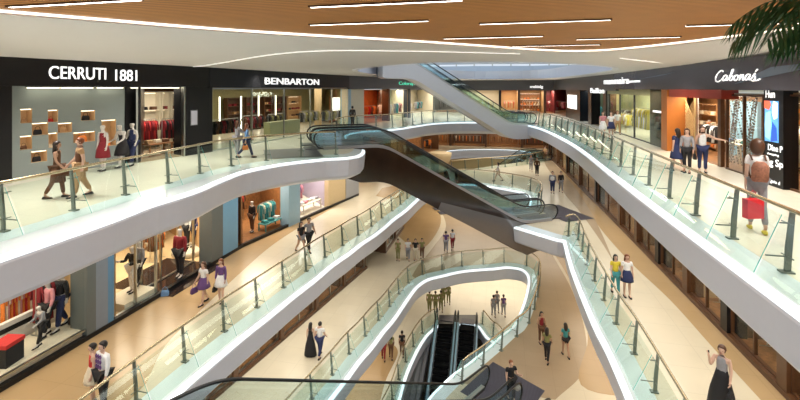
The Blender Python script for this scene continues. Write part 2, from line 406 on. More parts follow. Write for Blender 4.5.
# skylight far above, held in steel bars
sk = struct(MB().bbox(-12, 10, 44, 66, 11.9, 12.0).build('window_30', mat('skylight_panel', (.7, .8, .9), .4, emit=(.72, .86, 1), es=1.1)))
bars = MB()
for i in range(9): bars.bbox(-12+i*2.7, -11.85+i*2.7, 44, 66, 11.7, 11.9)
for i in range(8): bars.bbox(-12, 10, 44+i*3, 44.15+i*3, 11.65, 11.88)
struct(bars.build('trim_34', STEEL))
ub = MB()
for i in range(9): ub.bbox(-12+i*2.7, -11.85+i*2.7, 66, 66.2, 4.3, 12)
struct(ub.bbox(-12, 10, 66, 66.2, 8.2, 8.4).build('trim_38', STEEL))
struct(MB().prism([(-12, 58), (-12, 61), (10, 61), (10, 57), (4, 58.5), (-3, 57.5)], 5.3, 6.1).build('trim_39', mat('upper_wall', (.50, .56, .64), .5)))
struct(MB().prism([(-12, 50), (-12, 52), (-2, 51.5), (7, 53), (10, 52), (10, 50.5), (4, 51), (-2, 49.8)], 6.0, 6.5).build('trim_40', MC['upper_wall']))
# thin light slot in the gypsum on both sides
def slot(pxs, nm):
    pts = [P(x, y, 4.6) for x, y in pxs]
    pts = [Vector((p.x, p.y, ceil_z(p.x, p.y)-.05)) for p in pts]
    return MB().tube(resample(catmull(pts, 4), 1.0),   .014, 6)
for i, pxs in enumerate((((150, 62), (200, 58), (290, 53), (400, 54.5), (520, 58)), ((620, 59), (700, 58), (760, 52), (800, 46)))):
    struct(slot(pxs, '').build('trim_%d' % (35+i), mat('slot_light', (1, 1, 1), .5, emit=(1, .95, .85), es=1.2)))
# light strips in the timber
for i, (xa, ya, xb, yb, lab) in enumerate(((9, 7, 140, 0, 'light strip at the left end of the slatted timber ceiling'), (310, 7, 462, .5, 'longest light strip in the middle of the timber ceiling, nearest the top edge'),
        (310, 25, 428, 21, 'light strip in the timber ceiling above the left escalator landing'), (480, 24, 610, 20, 'light strip in the timber ceiling right of the centre, second row'),
        (444, 39, 543, 36, 'light strip in the timber ceiling towards its pointed far end'), (576, 40, 682, 36.5, 'light strip in the timber ceiling, right side of the pointed end'),
        (512, 46.5, 600, 44.6, 'farthest and faintest light strip at the tip of the timber ceiling'), (687, 26, 800, 23, 'light strip in the timber ceiling behind the palm fronds'))):
    a = P(xa, ya, TZ+.08); b = P(xb, yb, TZ+.08) if yb > -50 else a; y = (a.y+b.y)/2; xc = (a.x+b.x)/2; L = abs(b.x-a.x)
    t = thing('ceiling_light', lab, 'ceiling light', (xc, y, TZ+.08), 0, 'linear lights in the timber ceiling')
    MB().bbox(-L/2, L/2, -.045, .045, -.01, .02).build('diffuser', TUBE, t)
    MB().bbox(-L/2-.03, L/2+.03, -.075, -.05, -.015, .03).bbox(-L/2-.03, L/2+.03, .05, .075, -.015, .03).build('frame', DWOOD, t)

# ------------------------------------------------------------------ railings
def railing(path, z, name, label, out=.5, spacing=1.72, hand=BRASS, dz=0):
    pts = resample([Vector((p[0], p[1], 0)) for p in path], .43)
    L = sum(((b-a).length for a, b in zip(pts, pts[1:])))
    n = max(1, round(L/spacing)); st = resample(pts, L/n)
    t = thing(name, label, 'railing', (pts[0].x, pts[0].y, z))
    o = pts[0]
    loc = [((p-o).x, (p-o).y) for p in pts]
    h = offs(loc, -.12, False)
    MB().tube([(x, y, 1.08) for x, y in h], .04, 8).build('handrail', hand, t, True)
    sl = [((p-o).x, (p-o).y) for p in st]
    pm = MB()
    pm.prism([(-.09, 0), (.0, 0), (-.02, .45), (-.09, 1.06), (-.16, 1.06), (-.12, .5)], -.022, .022, lambda a, b, h: (a, h, b))
    pm.box((-.03, 0, .015), (.2, .14, .03))
    ln = out
    for hz, kk in ((.28, .62), (.86, .15)): pm.tube([(-.1, 0, hz), (max(.06, ln*kk), 0, hz)], .014, 6); pm.tube([(-.05, -.16, hz), (-.05, .16, hz)], .011, 6)
    pmo = None; N = len(sl)
    for i in range(N):
        a = Vector(sl[max(0, i-1)]); b = Vector(sl[min(N-1, i+1)]); d = (b-a).normalized(); rz = atan2(d.y, d.x)-pi/2
        if pmo is None: pmo = pm.build('post', POSTM, t); q = pmo
        else: q = pmo.copy(); C.objects.link(q); q.parent = t
        q.location = (sl[i][0], sl[i][1], 0); q.rotation_euler = (0, 0, rz)
    bot = offs(sl, out, False); top = offs(sl, .02, False)
    for i in range(N-1):
        a, b, c, d = Vector((*bot[i], -.05)), Vector((*bot[i+1], -.05)), Vector((*top[i+1], 1.0)), Vector((*top[i], 1.0))
        g = (b-a).normalized()*.02; a = a+g; d = d+g; b = b-g; c = c-g
        nn = (b-a).cross(d-a).normalized()*.008
        gp = MB().add([a-nn, b-nn, c-nn, d-nn, a+nn, b+nn, c+nn, d+nn], [(0, 1, 2, 3), (7, 6, 5, 4)]).build('glass_panel', GLASS, t)
        MB().add([b-nn, c-nn, c+nn, b+nn], [(0, 1, 2, 3)]).build('edge', EDGE, gp)
    return t
def sub(path, cond): return [p for p in path if cond(*p)]
railing(sub(D3, lambda x, y: x < -7.6 and y < 20.4), L3, 'glass_railing', 'glass railing along the upper left gallery, from the left picture edge to the escalator landing', .55)
railing(sub(D3, lambda x, y: (x < -5 and y > 26)or(x < 3.2 and y > 38)), L3, 'glass_railing', 'curved glass railing at the far end of the upper level, behind both escalators', .45)
railing(sub(D3, lambda x, y: x > 3.3 and -2 < y < 39), L3, 'glass_railing', 'long glass railing on the upper right gallery with wide gold handrail', .45)
railing(sub(D2, lambda x, y: x < -4 and y > -3 and y < 40 and not (x > -6 and y < 30)), L2, 'glass_railing', 'glass railing of the middle left gallery descending in view to the lower left corner', .5)
railing([p for p in D2 if (p[1] > 30.9 and p[0] > -4)], L2, 'glass_railing', 'far glass railing of the middle level behind the foot of the big escalator', .4)
railing(sub(D2, lambda x, y: x > 3.45 and y < 26.3), L2, 'glass_railing', 'glass railing of the middle right gallery, left of the woman in the long skirt', .5)
k1 = [i for i, p in enumerate(D1) if p[1] > 2]
railing([p for p in D1 if p[1] > 10 and not (p[0] > -3.2 and p[1] < 19.6)], L1, 'glass_railing', 'glass railing curving right round the lower level void', .45)
railing([p for p in D0 if p[1] > 17 and p[0] < -4.6], L0, 'glass_railing', 'curved glass railing left of the twin descending escalators at the bottom', .22)
railing([p for p in D0 if p[1] > 18 and p[0] > -1.75], L0, 'glass_railing', 'short glass railing right of the twin descending escalators at the bottom', .22)
railing([(p[0], p[1]) for p in catmull([P2(545, 161, L2), P2(532, 163.5, L2), P2(505, 167, L2), P2(480, 169, L2), P2(452, 172, L2)], 4)][::-1], L2, 'glass_railing', 'distant glass railing of the middle level beside the small dark escalator', .2)

# ------------------------------------------------------------------ escalators
def escalator(foot, d, rise, f_lo, f_hi, label, clad, depth=1.1, nearside=1, lo_z=0, wd=1.5, group=None, tail=0, glassm=EGLASS, ang=30, deckm=None):
    """foot: world point of the lower newel; d: plan direction going up; nearside +1/-1 : lateral side (y local) which carries tall cladding"""
    run = rise/math.tan(radians(ang)); L = f_lo+run+f_hi
    t = thing('escalator', label, 'escalator', foot, atan2(d[1], d[0]), group)
    def line(x):
        s = (x-f_lo)/run; s = max(0, min(1, s)); return rise*s
    def lsm(x, k=.6):   # softened knees
        return (line(x-k)+2*line(x-k/2)+2*line(x)+2*line(x+k/2)+line(x+k))/8
    xs = [L*i/44 for i in range(45)]
    # truss and cladding
    low = [-depth*.75 if x < f_lo*.8 else -depth for x in xs]
    prof = [(x, lsm(x)-.24) for x in xs]+[(x, lsm(x)-min(depth, 1.15+max(0, min(x, L-x))*.35)) for x in xs[::-1]]
    MB().prism(prof, -wd/2, wd/2, lambda a, b, h: (a, h, b)).build('truss', clad, t)
    if clad is BRONZE and nearside > 0:
        MB().prism([(-1.6, -.12), (1.2, -.22), (7.6, lsm(7.6)-1.35), (7.8, lsm(7.8)-1.88), (1.9, -1.9), (-1.6, -1.2)], -wd/2-.04, wd/2+.04, lambda a, b, h: (a, h, b)).build('lower_panel', mat('grey_reflective_panel', (.17, .165, .17), .15, .3), t)
    # deck strips
    for s in (-1, 1):
        pr = [(x, lsm(x)-.24) for x in xs]+[(x, lsm(x)+.16) for x in xs[::-1]]
        MB().prism([(x, lsm(x)-.26) for x in xs]+[(x, lsm(x)+.0) for x in xs[::-1]], s*(wd/2-.01), s*(wd/2+.012), lambda a, b, h: (a, h, b)).build('side_panel', clad, t)
        MB().prism(pr, s*(wd/2-.2), s*wd/2, lambda a, b, h: (a, h, b)).build('deck', deckm or (STEEL if clad is not BRONZE else CLADGREY), t)
    # steps
    hd = .5; n = int((run+1.0)/.4); first = None
    sm = MB().bbox(0, .4, -hd-.04, hd+.04, -.2, 0)
    sm.bbox(-.02, .0, -hd, hd, -.20, -.02)
    for i in range(n+1):
        x = f_lo-.5+i*.4; z = round(line(x+.2)/(.4*math.tan(radians(ang))))*(.4*math.tan(radians(ang)))
        if first is None: first = sm.build('step', STEP, t); q = first
        else: q = first.copy(); C.objects.link(q); q.parent = t
        q.location = (x, 0, min(rise, z)+.05)
    MB().bbox(-.9, f_lo-.5, -hd, hd, 0, .05).build('comb_plate', PLATE, t)
    MB().bbox(f_lo-.5+(n+1)*.4, L+.9, -hd, hd, rise, rise+.05).build('comb_plate', PLATE, t)
    # balustrades
    for s in (-1, 1):
        y = s*(wd/2-.1)
        gx = [x for x in xs]
        top = [(x, lsm(x)+.95) for x in gx]; bot = [(x, lsm(x)+.14) for x in gx]
        e0 = [(0-.42*sin(a), .53+.42*cos(a)) for a in [pi*i/8 for i in range(1, 8)]]
        e1 = [(L+.42*sin(a), rise+.53-.42*cos(a)) for a in [pi*i/8 for i in range(1, 8)]]
        poly = bot+e1+top[::-1]+e0
        MB().prism(poly, y-.008, y+.008, lambda a, b, h: (a, h, b)).build('glass_panel', glassm, t)
        hp = [(0+.25, y, .04+0), (-.2, y, .08), (-.42, y, .3), (-.5, y, .56), (-.42, y, .8), (-.2, y, .96)]+[(x, y, lsm(x)+1.0) for x in xs[1:-1]]+\
             [(L+.2, y, rise+.96), (L+.42, y, rise+.8), (L+.5, y, rise+.56), (L+.42, y, rise+.3), (L+.2, y, rise+.08), (L-.25, y, rise+.04)]
        MB().tube(resample(catmull(hp, 2), .18), .045, 8).build('handrail', RUBBER, t, True)
    return t
def pair(near_foot, near_head_dir, rise, f_lo, f_hi, side, labels, clad, depth, group, gap=1.62, **kw):
    d = Vector(near_head_dir).normalized(); n = Vector((-d.y, d.x))*side
    out = []
    for i in range(2):
        f = Vector(near_foot[:2])+n*(.8+gap*i)
        out.append(escalator((f.x, f.y, near_foot[2]), d, rise, f_lo, f_hi, labels[i], clad[i], depth[i], group=group, nearside=1-i, **kw))
    return out
# big one, upper left down to middle right
pair((3.2, 28.3, L2), (-12.1, -7.6), 5.1, 2.1, 3.3, -1, ('brown clad escalator crossing the centre, nearer of its pair',
     'escalator right behind the brown clad one across the centre'), (BRONZE, BRONZE), (1.85, 1.2), 'paired escalators crossing the centre')
# lower left: lower level up to middle left, seen in front at the bottom
pair((-.86, 19.55, L1), (-5.35, -8.65), 5.1, 1.6, 1.9, 1, ('escalator along the bottom edge with two black handrails running far left',
     'bottommost escalator, in front of the other one along the bottom edge'), (CLADGREY, CLADGREY), (1.0, 1.0), 'paired escalators at the bottom edge', ang=26.7)
# far: upper level up through the ceiling opening
pair((2.8, 39.4, L3), (-11.9, -7.4), 5.2, 2.1, 2.6, -1, ('white clad escalator rising left through the ceiling opening at the far end', 'blue glass escalator behind the white clad one, rising into the ceiling opening'),
     (CLADWHITE, CLADGREY), (1.25, 1.0), 'paired escalators rising to the roof level')
# far small dark one on the middle level
pair((-5.2, 45.5, L1), (8.7, 4.9), 5.1, 1.6, 1.8, 1, ('small dark distant escalator coming up to the middle level under the bridge', 'hindmost of the two distant dark escalators under the bridge'), (DGREY, DGREY), (1.0, 1.0), 'paired distant dark escalators')
# twin descending ones at the bottom
tops = P(457, 322, L0)
DECKB = mat('pale_blue_deck', (.42, .60, .74), .3)
for i, dx in enumerate((-.82, .82)):
    yb = tops.y-.3-(4.7/math.tan(radians(30)))-1.0
    escalator((tops.x+dx, yb, B1), (0, 1), 4.7, .6, .4, ('left', 'right')[i]+' one of the twin dark-stepped escalators going down at the bottom centre', CLADGREY, 1.0, group='twin descending escalators', wd=1.62, deckm=DECKB)
# sloping grey apron with tubular strips beside the twin escalators
ap = thing('escalator_apron', 'sloping grey apron with light metal strips left of the twin descending escalators', 'cladding', (tops.x-1.75, tops.y-.4, L0))
MB().prism([(-.9, -.7), (-8.2, -5.0+.3), (-8.2, -5.0), (-.9, -1.5)], -1.75, -.02, lambda a_, b_, h: (h+(a_*.06), a_, b_)).build('panel', CLADGREY, ap)
for q in (-1.5, -1.1, -.7, -.3): MB().tube([(q-.05, -.9, -.66), (q-.49, -8.1, -4.9+.3)], .035, 6).build('strip', STEEL, ap)
# floor plates at the landings
def plate(pts, z, lab, m=PLATE):
    o = MB().flat(pts, [], lambda a, b: (a, b, z+.012)).build('landing_plate', m); tag(o, lab, 'floor plate')
dE = Vector((.846, .533)); nE = Vector((-.533, .846))
def quad(c, d, a, b):
    d = Vector(d).normalized(); n = Vector((-d.y, d.x)); c = Vector(c)
    return [tuple(c+d*x*a/2+n*y*b/2) for x, y in ((-1, -1), (1, -1), (1, 1), (-1, 1))]
plate(quad(P2(292, 153, L3), (.846, .533), 2.6, 3.0), L3, 'dark ribbed floor plate at the head of the brown clad escalator, upper left')
plate(quad(P2(562, 213, L2), (.846, .533), 2.2, 3.4), L2, 'dark violet floor plate at the foot of the brown clad escalator, middle right')
plate([P2(493, 362, L1), P2(545, 391, L1), P2(520, 425, L1), P2(460, 392, L1)], L1, 'dark violet floor plate under the rider at the bottom right of centre')
plate([P2(439, 315, L0), P2(478, 315, L0), P2(478, 324, L0), P2(437, 324, L0)], L0, 'dark floor plate at the head of the twin descending escalators', DGREY)
# support beam under the foot of the big escalator

# ------------------------------------------------------------------ shop shells
cnt = {'w': 0, 't': 60}
def nm(kind): cnt[kind] += 1; return ('window_%d' if kind == 'w' else 'trim_%d') % cnt[kind]
def slab(seg, k0, k1, d0, d1, z0, z1):
    """box in the frame of a shop front run"""
    mb = MB(); c = [seg.at(k, d, 0) for k, d in ((k0, d0), (k1, d0), (k1, d1), (k0, d1))]
    return mb.add([(p.x, p.y, z0) for p in c]+[(p.x, p.y, z1) for p in c], [(0, 1, 2, 3), (7, 6, 5, 4), (0, 4, 5, 1), (1, 5, 6, 2), (2, 6, 7, 3), (3, 7, 4, 0)])
def join(*mbs):
    m = MB()
    for q in mbs: m.add(q.v, q.f)
    return m
def skslab(seg, k0, k1, d0, d1, z0, z1, sk):
    mb = MB(); q = [seg.at(k+sk*d, d, 0) for k, d in ((k0, d0), (k1, d0), (k1, d1), (k0, d1))]
    return mb.add([(p.x, p.y, z0) for p in q]+[(p.x, p.y, z1) for p in q], [(0, 1, 2, 3), (7, 6, 5, 4), (0, 4, 5, 1), (1, 5, 6, 2), (2, 6, 7, 3), (3, 7, 4, 0)])
SK = [0]
def room(seg, k0, k1, dep, z, H, side, wm, fm=None, cm=SOFFIT, power=60, col=WARM, sm=None):
    sk = SK[0]; sm = sm or wm
    struct(skslab(seg, k0-.06, k1+.06, dep, dep+.12, z, z+H, sk).build('wall_'+side, wm))
    struct(skslab(seg, k0-.06, k0+.06, .1, dep, z, z+H, sk).build('wall_'+side, sm))
    struct(skslab(seg, k1-.06, k1+.06, .1, dep, z, z+H, sk).build('wall_'+side, sm))
    struct(skslab(seg, k0, k1, .05, dep, z+H, z+H+.05, sk).build('ceiling', cm))
    if fm: struct(skslab(seg, k0, k1, .05, dep, z, z+.02, sk).build('floor', fm))
    c = seg.at((k0+k1)/2+sk*dep*.42, dep*.42, z+H-.06)
    if power: area(c.x, c.y, c.z, max(.5, (k1-k0)*.8), dep*.6, power, col, (0, 0, seg.ang))
def glazing(seg, k0, k1, z0, z1, n, fm=STEEL, dep=.0):
    w_ = struct(slab(seg, k0, k1, dep, dep+.02, z0, z1).build(nm('w'), SHOPGLASS))
    parts = [slab(seg, k0+(k1-k0)*i/n-.03, k0+(k1-k0)*i/n+.03, dep-.04, dep+.06, z0, z1) for i in range(n+1)]+[slab(seg, k0, k1, dep-.04, dep+.06, z0, z0+.06), slab(seg, k0, k1, dep-.04, dep+.06, z1-.06, z1)]
    join(*parts).build('window_frame', fm, w_)
def pillar(seg, k0, k1, z0, z1, m, d0=-.15, d1=.6):
    return struct(slab(seg, k0, k1, d0, d1, z0, z1).build(nm('t'), m))

def signtext(txt, seg, k0, k1, z, h, m, label, dep=-.3, shear=0, offset=0, extrude=.02, cat='shop sign', parent=None, name='shop_sign'):
    cu = bpy.data.curves.new(name, 'FONT'); cu.body = txt; cu.size = 1; cu.extrude = extrude; cu.shear = shear; cu.offset = offset
    o = bpy.data.objects.new(name, cu); C.objects.link(o)
    bpy.context.view_layer.update(); dg = bpy.context.evaluated_depsgraph_get()
    me = bpy.data.meshes.new_from_object(o.evaluated_get(dg)); bpy.data.objects.remove(o)
    xs = [v.co.x for v in me.vertices]; ys = [v.co.y for v in me.vertices]
    x0, x1, y0, y1 = min(xs), max(xs), min(ys), max(ys); Wd = abs(k1-k0)
    for v in me.vertices:
        v.co = Vector(((v.co.x-x0)/(x1-x0)*Wd, v.co.z*(1), (v.co.y-y0)/(y1-y0)*h))
        v.co.y = -v.co.y
    me.materials.clear(); me.materials.append(m)
    o = bpy.data.objects.new(name, me); C.objects.link(o)
    p = seg.at(k0, dep, z); o.location = p; o.rotation_euler = (0, 0, seg.ang if seg.side > 0 else seg.ang+pi)
    if label: tag(o, label, cat)
    return o
SIGN = mat('sign_white', (1, 1, 1), .5, emit=(1, 1, 1), es=1.0)

# ------------------------------------------------------------------ goods
def garment_mesh(name, m, w=.42, h=.75, th=.07):
    mb = MB(); rows = []
    for z, a, b in ((0, .30*w, th*.5), (-.03, .46*w, th*.8), (-.10, .5*w, th), (-.2, .40*w, th), (-h*.6, .38*w, th*1.05), (-h, .46*w, th*1.1)):
        rows.append([(b*.5*cos(2*pi*j/10), a*sin(2*pi*j/10), z-.06) for j in range(10)])
    mb.ring(rows)
    for s in (-1, 1): mb.tube([(0, s*w*.42, -.11), (0, s*w*.56, -.3), (0, s*w*.58, -.55)], [th*.5, th*.45, th*.35], 6)
    mb.tube([(0, 0, -.06), (0, 0, 0), (0, .02, .03), (0, 0, .05)], .006, 5)
    o = mb.build(name, m, None, True); return o
COLS = {}
def cm_(name, col): return mat(name, col, .8, var=.18, scale=14)
PAL = {'maroon': (.22, .012, .02), 'black': (.012, .012, .015), 'brown': (.13, .06, .03), 'cream': (.72, .64, .5), 'white': (.8, .8, .8), 'orange': (.75, .22, .04), 'red': (.55, .03, .03),
       'navy': (.02, .03, .10), 'teal': (.05, .28, .30), 'yellow': (.72, .58, .05), 'olive': (.25, .24, .09), 'grey': (.28, .28, .3), 'pink': (.62, .25, .28), 'blue': (.15, .3, .55), 'tan': (.45, .28, .14), 'purple': (.13, .06, .2)}
def cl(c): return cm_('cloth_'+c, PAL[c])
gm = {}
def garment(col, p, rz, label, group, h=.75):
    key = (col, h)
    if key not in gm: o = garment_mesh('hanging_garment', cl(col), h=h); gm[key] = o
    else: o = gm[key].copy(); C.objects.link(o)
    o.location = p; o.rotation_euler = (0, 0, rz); tag(o, label, 'garment', group); return o
def rack(seg, k0, k1, dep, z, cols, where, n=8, hh=1.45, h=.75):
    L = k1-k0; p = seg.at(k0, dep, z)
    t = thing('clothes_rack', 'steel clothes rail '+where, 'clothes rack', p, seg.ang)
    MB().tube([(0, 0, hh), (L, 0, hh)], .018, 6).build('rail', STEEL, t)
    for x in (0, L): MB().tube([(x, 0, 0.02), (x, 0, hh)], .018, 6).tube([(x, -.22, .02), (x, .22, .02)], .018, 6).build('leg', STEEL, t)
    for i in range(n):
        c = cols[i % len(cols)]
        garment(c, seg.at(k0+L*(i+.5)/n, dep, z+hh-.03), seg.ang+random.uniform(-.15, .15), '%s garment on rail %s' % (c, where), '%s garments on rail %s' % (c, where), h)
def shelf(seg, k0, k1, dep, z, H, ns, m, where, goods=('cream', 'brown'), lit=True, per=3):
    W = k1-k0; t = thing('shelf_unit', 'wall shelf unit '+where, 'shelf unit', seg.at(k0, dep, z), seg.ang)
    s = 1 if seg.side > 0 else -1
    MB().bbox(0, W, s*.0, s*.03, 0, H).build('back_panel', m, t)
    for x in (0, W): MB().bbox(x-.025, x+.025, -s*.35, 0, 0, H).build('side_panel', m, t)
    for i in range(ns+1):
        zz = .15+(H-.2)*i/ns
        sh = MB().bbox(0, W, -s*.35, 0, zz-.02, zz+.02).build('shelf', m, t)
        if lit and i: MB().bbox(.05, W-.05, -s*.05, -s*.02, zz-.045, zz-.02).build('light_strip', WLED, sh)
    for i in range(ns):
        zz = .15+(H-.2)*i/ns+.02
        for j in range(per):
            c = random.choice(goods); b = MB(); ww = min(.3, W/per*.7)
            for q in range(3): b.box((0, 0, .03+q*.055), (ww*(1-.04*q), .24, .05), rz=random.uniform(-.05, .05))
            o = b.build('folded_clothes', cl(c), None, bevel=.01); o.location = seg.at(k0+W*(j+.5)/per, dep-.18, z+zz); o.rotation_euler = (0, 0, seg.ang)
            tag(o, '%s folded clothes on shelves %s' % (c, where), 'folded clothes', '%s folded clothes %s' % (c, where))
    return t
def table(seg, k, dep, z, W, D, H, m, label, goods=()):
    t = thing('display_table', label, 'table', seg.at(k, dep, z), seg.ang)
    MB().bbox(-W/2, W/2, -D/2, D/2, H-.05, H).build('table_top', m, t)
    for x in (-1, 1):
        for y in (-1, 1): MB().bbox(x*(W/2-.05)-.03, x*(W/2-.05)+.03, y*(D/2-.05)-.03, y*(D/2-.05)+.03, 0, H-.05).build('leg', m, t)
    for i, c in enumerate(goods):
        b = MB()
        for q in range(3): b.box((0, 0, .03+q*.05), (.28, .3, .045), rz=random.uniform(-.08, .08))
        o = b.build('folded_clothes', cl(c), None, bevel=.01); o.location = seg.at(k-W/2+W*(i+.5)/len(goods), dep, z+H); o.rotation_euler = (0, 0, seg.ang)
        tag(o, '%s clothes folded on the %s' % (c, ' '.join(label.split()[:11])), 'folded clothes', '%s folded clothes on the %s' % (c, label))
def tubes_light(seg, ks, dep, z0, z1, where):
    for k in ks:
        t = thing('wall_light', 'vertical glowing wall light '+where, 'wall light', seg.at(k, dep, z0), seg.ang, 'vertical wall lights '+where)
        MB().bbox(-.05, .05, -.03, .03, 0, z1-z0).build('diffuser', TUBEW, t); MB().bbox(-.09, .09, -.01, .04, -.03, z1-z0+.03).build('frame', STEEL, t)
TUBEW = mat('warm_wall_light', (1, 1, 1), .5, emit=(1, .9, .65), es=4)
def spots(seg, ks, dep, z, where):
    for k in ks:
        t = thing('ceiling_spot', 'small round ceiling spotlight '+where, 'spotlight', seg.at(k, dep, z), seg.ang, 'ceiling spotlights '+where)
        MB().lathe([(.001, 0), (.07, 0), (.08, -.05), (.065, -.06)], n=12).build('housing', WHITE, t)
        MB().lathe([(.001, -.062), (.055, -.062), (.055, -.05)], n=12).build('bulb', TUBEW, t)
def handbag(p, rz, m, label, s=1.0, name='handbag', cat='bag', group=None):
    t = thing(name, label, cat, p, rz, group)
    MB().ring([[(x*s*a, y*s*b, z*s) for x, y in ((-.16, -.06), (.16, -.06), (.16, .06), (-.16, .06))] for z, a, b in ((0, .9, 1), (.02, 1, 1), (.16, .95, .9), (.24, .8, .5))]).build('body', m, t, bevel=.01)
    MB().tube([(x*s, 0, z*s) for x, z in ((-.1, .22), (-.09, .34), (0, .4), (.09, .34), (.1, .22))], .01*s, 6).build('handle', m, t)
    return t

PLASTER = mat('warm_plaster', (.62, .47, .27), .6); AMBER = mat('amber_wall', (.50, .31, .14), .5, var=.15); OLIVE = mat('olive_wall', (.36, .33, .16), .5, var=.2)
NICHEW = mat('niche_wall_grey', (.27, .31, .30), .3, var=.04, scale=1)
WCREAM = mat('cream_wall', (.72, .66, .52), .6)
SK[0] = 1.25
# ---- upper left ---------------------------------------------------------------------------------
HB, HT = 3.27, 4.2
hdr = []
for i, (s, k0, k1) in enumerate(((S1, 0, S1.L), (S2, 0, S2.L), (S3, 0, S3.L), (S4, 0, S4.L))):
    b = (3.27, 3.22, 3.1, 3.0)[i]
    struct(slab(s, k0, k1, -.25, .25, b, HT+.1).build(nm('t'), BLACK if i < 2 else DGREY))
struct(slab(SF, 0, SF.L, -.25, .25, 2.9, HT+.1).build(nm('t'), DGREY))
struct(slab(R2, 0, R2.L, -.25, .25, 3.0, HT+.1).build(nm('t'), DGREY)); 
HDRR = mat('header_black_violet', (.075, .07, .085), .25)
struct(slab(R1, 0, R1.L, -.35, .25, 3.12, HT+.1).build(nm('t'), HDRR))
signtext('CERRUTI', S1, S1.k(49, -.27), S1.k(106, -.27), S1.z(80, 79.3, -.27), .46, SIGN, 'white illuminated letter sign reading CERRUTI 1881 on the black header upper left', -.27, extrude=.02, offset=0)
n1 = signtext('1881', S1, S1.k(115.5, -.27), S1.k(137, -.27), S1.z(127, 81.0, -.27), .46, SIGN, None, -.27, extrude=.02, offset=0, name='digits')
s0 = [o for o in C.objects if o.name == 'shop_sign'][0]
n1.parent = s0; n1.matrix_parent_inverse = Matrix.Identity(4); n1.location = Matrix.Rotation(-S1.ang, 3, 'Z') @ (n1.location-s0.location); n1.rotation_euler = (0, 0, 0)
signtext('BENBARTON', S2, S2.k(265, -.27), S2.k(319, -.27), S2.z(290, 84.6, -.27), .40, SIGN, 'white wide letter sign reading BENBARTON on the black header', -.27, extrude=.02, offset=.008)
signtext('Colorays', S3, S3.k(399, -.27), S3.k(415, -.27), S3.z(405, 86, -.27), .45, mat('sign_green', (.1, .6, .4), .5, emit=(.1, .7, .45), es=.8), 'small green lettering on the dark far left header', -.27)
# niche wall
k5, k125, k184, k208 = S1.k(5), S1.k(125), S1.k(184), S1.k(208) if S1.k(208) < S1.L else S1.L
k208 = S1.L
niches = [(20.5, 109, 32, 123), (48, 110, 58, 122), (81, 110.5, 95, 120.5), (32, 123, 48, 135), (58, 123, 72, 132.5), (20, 136, 32, 149.5), (48.5, 133, 57.5, 147.5), (73.5, 132, 95, 142), (101.5, 120, 116, 146), (31, 151, 47, 162)]
rects = []
for a, b, c, d in niches:
    ka, kc = S1.k(a, .5), S1.k(c, .5); zt, zb = S1.z((a+c)/2, b, .5), S1.z((a+c)/2, d, .5); rects.append((ka, kc, zb, zt))
kw0, kw1 = S1.k(5, .5), S1.k(125, .5)
wm = MB().flat([(kw0, 0), (kw1, 0), (kw1, 3.4), (kw0, 3.4)], [[(a, zb), (c, zb), (c, zt), (a, zt)] for a, c, zb, zt in rects], lambda a, b: tuple(S1.at(a, .5, b)))
struct(wm.build('wall_left', NICHEW)); struct(slab(S1, 0, kw0, .0, .6, 0, 3.4).build('wall_left', BLACK))
nl = ('top left in the grey wall', 'top row, second from left, holding a red bag', 'top row, third from left', 'second row, behind the brown-haired walker, wide', 'second row, right one', 'third row far left',
      'third row, narrow one', 'third row, widest one beside the mannequins', 'tallest one, nearest the shop entrance', 'lowest one near the left railing')
nc = ('tan', 'red', 'black', 'black', 'tan', 'brown', 'cream', 'orange', 'orange', 'black')
NI = mat('niche_lining', (.72, .50, .28), .5)
for (ka, kc, zb, zt), lab, c in zip(rects, nl, nc):
    W = kc-ka; H = zt-zb
    t = thing('display_niche', 'lit display niche '+lab, 'display niche', S1.at(ka, .5, zb), S1.ang)
    D = .4
    MB().add([(0, 0, 0), (W, 0, 0), (W, D, 0), (0, D, 0), (0, 0, H), (W, 0, H), (W, D, H), (0, D, H)], [(0, 1, 2, 3), (4, 5, 6, 7), (3, 2, 6, 7), (0, 3, 7, 4), (1, 2, 6, 5)]).build('lining', NI, t)
    MB().bbox(.02, W-.02, .04, .10, H-.03, H-.005).build('light_strip', WLED, t)
    handbag(S1.at((ka+kc)/2, .68, zb), S1.ang, cl(c), '%s bag standing in the niche %s' % (c, lab), min(1, W*1.6), 'handbag')
MB_ = slab(S1, kw0, kw1, .95, 1.05, 0, 3.4).build('wall_left', NICHEW); struct(MB_)
for x0, x1 in ((28, 58), (62, 92), (98, 122), (132, 158), (160, 178)):
    q0, q1 = S1.k(x0, .3), S1.k(x1, .3); t = thing('ceiling_light', 'flat ceiling light box, top left shop, %s' % {28: 'leftmost, over the niches', 62: 'over the niche wall centre', 98: 'at the right end of the niche wall', 132: 'left one over the dark entrance', 160: 'right one over the dark entrance'}[x0], 'ceiling light', S1.at(q0, .3, 3.19), S1.ang, 'flat lights over the niche wall')
    MB().bbox(0, q1-q0, -.09, .09, 0, .03).build('diffuser', TUBEW, t); MB().bbox(-.03, q1-q0+.03, -.12, .12, .03, .09).build('frame', DGREY, t)
